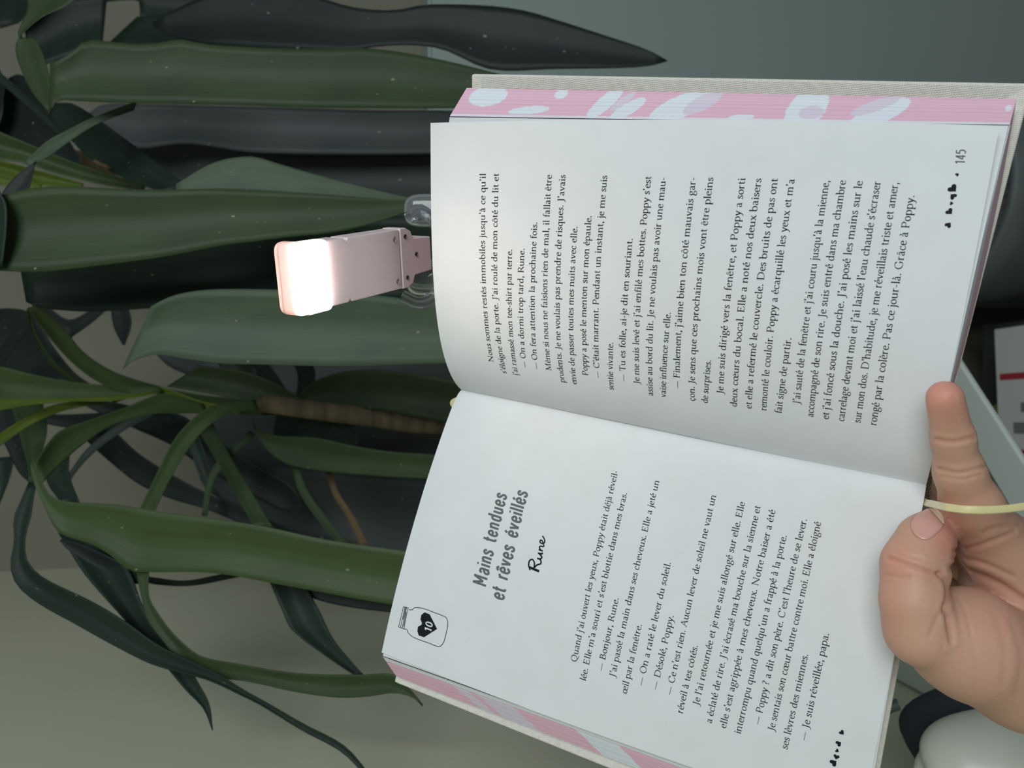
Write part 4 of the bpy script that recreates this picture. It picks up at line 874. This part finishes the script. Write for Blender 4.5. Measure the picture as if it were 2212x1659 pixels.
CRE = [([(2018, 949), (2058, 955), (2104, 944)], 5, .05), ([(2022, 1012), (2072, 1022), (2128, 1008)], 4.5, .05), ([(2034, 1028), (2080, 1034), (2118, 1024)], 4, .035),
       ([(1918, 1204), (1950, 1214), (1985, 1228), (2030, 1240)], 5, .06), ([(1914, 1240), (1940, 1246), (1965, 1247)], 4, .035), ([(1934, 1192), (1965, 1204), (1990, 1206)], 4, .03),
       ([(2030, 1240), (2046, 1262), (2048, 1290), (2042, 1312), (2050, 1345), (2054, 1385)], 6, .09), ([(2042, 1312), (2024, 1335), (2008, 1372)], 5, .03), ([(2052, 1330), (2040, 1372), (2036, 1400)], 5, .02),
       ([(2058, 1270), (2085, 1320), (2098, 1375)], 4, .02), ([(2062, 1190), (2110, 1180), (2150, 1166), (2190, 1148)], 5, .05), ([(2058, 1226), (2110, 1240), (2160, 1262), (2212, 1295)], 7, .07),
       ([(2060, 1205), (2120, 1215), (2190, 1245)], 5, .035), ([(2100, 1400), (2110, 1450), (2100, 1490)], 6, .012), ([(2150, 1330), (2170, 1400), (2165, 1480)], 7, .015), ([(2185, 1340), (2205, 1420), (2195, 1500)], 7, .018), ([(2125, 1150), (2150, 1140), (2200, 1135)], 5, .03)]
dep = np.zeros(len(Vc)); 
for pts, w, dp in CRE:
    C = catmull(pts, 40); d = np.full(len(Vc), 1e9)
    for a, b in zip(C[:-1], C[1:]):
        ab = b - a; t = np.clip(((px - a) @ ab) / (ab @ ab), 0, 1); d = np.minimum(d, np.linalg.norm(px - a - t[:, None] * ab, axis=1))
    dep += dp * np.exp(-(d / w) ** 2) - dp * .25 * np.exp(-((d - 2.2 * w) / w) ** 2)
Vc = Vc - nrmv * (dep * vis)[:, None]
hand = mesh('hand', Wc(Vc), Fq, SKIN, hand_e, True)
base = np.array(srgb(198, 155, 132)[:3]); pinkc = np.array(srgb(214, 142, 128)[:3]); red = np.array(srgb(178, 116, 98)[:3])
cols = np.tile(base, (len(Vc), 1))
def blot(c, x, y, rx, ry, col, s): 
    w = s * np.exp(-(((px[:, 0] - x) / rx) ** 2 + ((px[:, 1] - y) / ry) ** 2)); return c * (1 - w[:, None]) + col * w[:, None]
for a in ((2036, 850, 55, 55, pinkc, .75), (2040, 1150, 30, 50, pinkc, .8), (1940, 1215, 40, 40, pinkc, .55), (2070, 1130, 60, 60, red, .5), (2130, 1200, 70, 40, red, .35), (1925, 1330, 30, 80, pinkc, .35), (2120, 1350, 60, 80, pinkc, .25), (2180, 1330, 60, 60, pinkc, .2), (2060, 900, 30, 50, red, .3), (2010, 1240, 20, 20, red, .4)):
    cols = blot(cols, *a)
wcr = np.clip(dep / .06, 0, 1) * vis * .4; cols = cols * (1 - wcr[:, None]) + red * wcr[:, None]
ca = hand.data.color_attributes.new('Col', 'FLOAT_COLOR', 'POINT'); ca.data.foreach_set('color', np.c_[cols, np.ones(len(cols))].astype(np.float32).ravel())
# thumbnail: a curved plate seated on the thumb
bv = BVHTree.FromPolygons([Vector(v) for v in Vc], [tuple(f) for f in Fq])
def cast(x, y):
    d = Vector(Pc(x, y, 1.)); d.normalize(); h = bv.ray_cast(Vector((0, 0, 0)), d); return np.array(h[0]) if h[0] else Pc(x, y, 29)
def nail_patch(name, c, dv, ln, wd, mat, parent, s0, s1, lift):
    dv = np.array(dv, float); dv /= np.linalg.norm(dv); sv = np.array([-dv[1], dv[0]]); rows = []
    for i in range(13):
        a = s0 + (s1 - s0) * i / 12; wsc = math.sqrt(max(1 - (abs(a) ** 3.2), .02)); row = []
        for j in range(13):
            b = j / 6 - 1; q = np.array(c) + dv * ln * a + sv * wd * b * wsc
            p = cast(*q); ray = p / np.linalg.norm(p); row.append(Wc(p - ray * (lift * (1 - b * b * .7) + .012)))
        rows.append(row)
    return grid(rows, name, mat, parent)
NAIL = M('fingernail', srgb(210, 156, 144), .3, .6, Subsurface_Weight=.2, Subsurface_Scale=.002).m; NTIP = M('nail_free_edge', srgb(232, 216, 188), .3, .6).m
nl_ = solid(nail_patch('fingernail', (2003, 1131), (.75, -.66), 36, 30, NAIL, hand, -1, .72, .045), .0005); nl_['label'] = 'pink thumbnail'
nl_ = solid(nail_patch('nail_tip', (2003, 1131), (.75, -.66), 36, 30, NTIP, hand, .7, 1.0, .05), .0006); nl_['label'] = 'pale free edge of the thumbnail'
# ribbon marker, passing in front of the palm
rb = strip_px('ribbon_marker', [(1975, 1070, 31.4), (1999, 1085, 30.3), (2016, 1089, 28.7), (2036, 1094, 27.5), (2060, 1098, 27.0), (2092, 1101, 26.6), (2147, 1101, 26.5), (2212, 1094, 26.6), (2330, 1070, 26.9), (2440, 1060, 27.4)], .27, GOLDR, book, .0003, 90)
rb['label'] = 'cream gold satin bookmark ribbon'
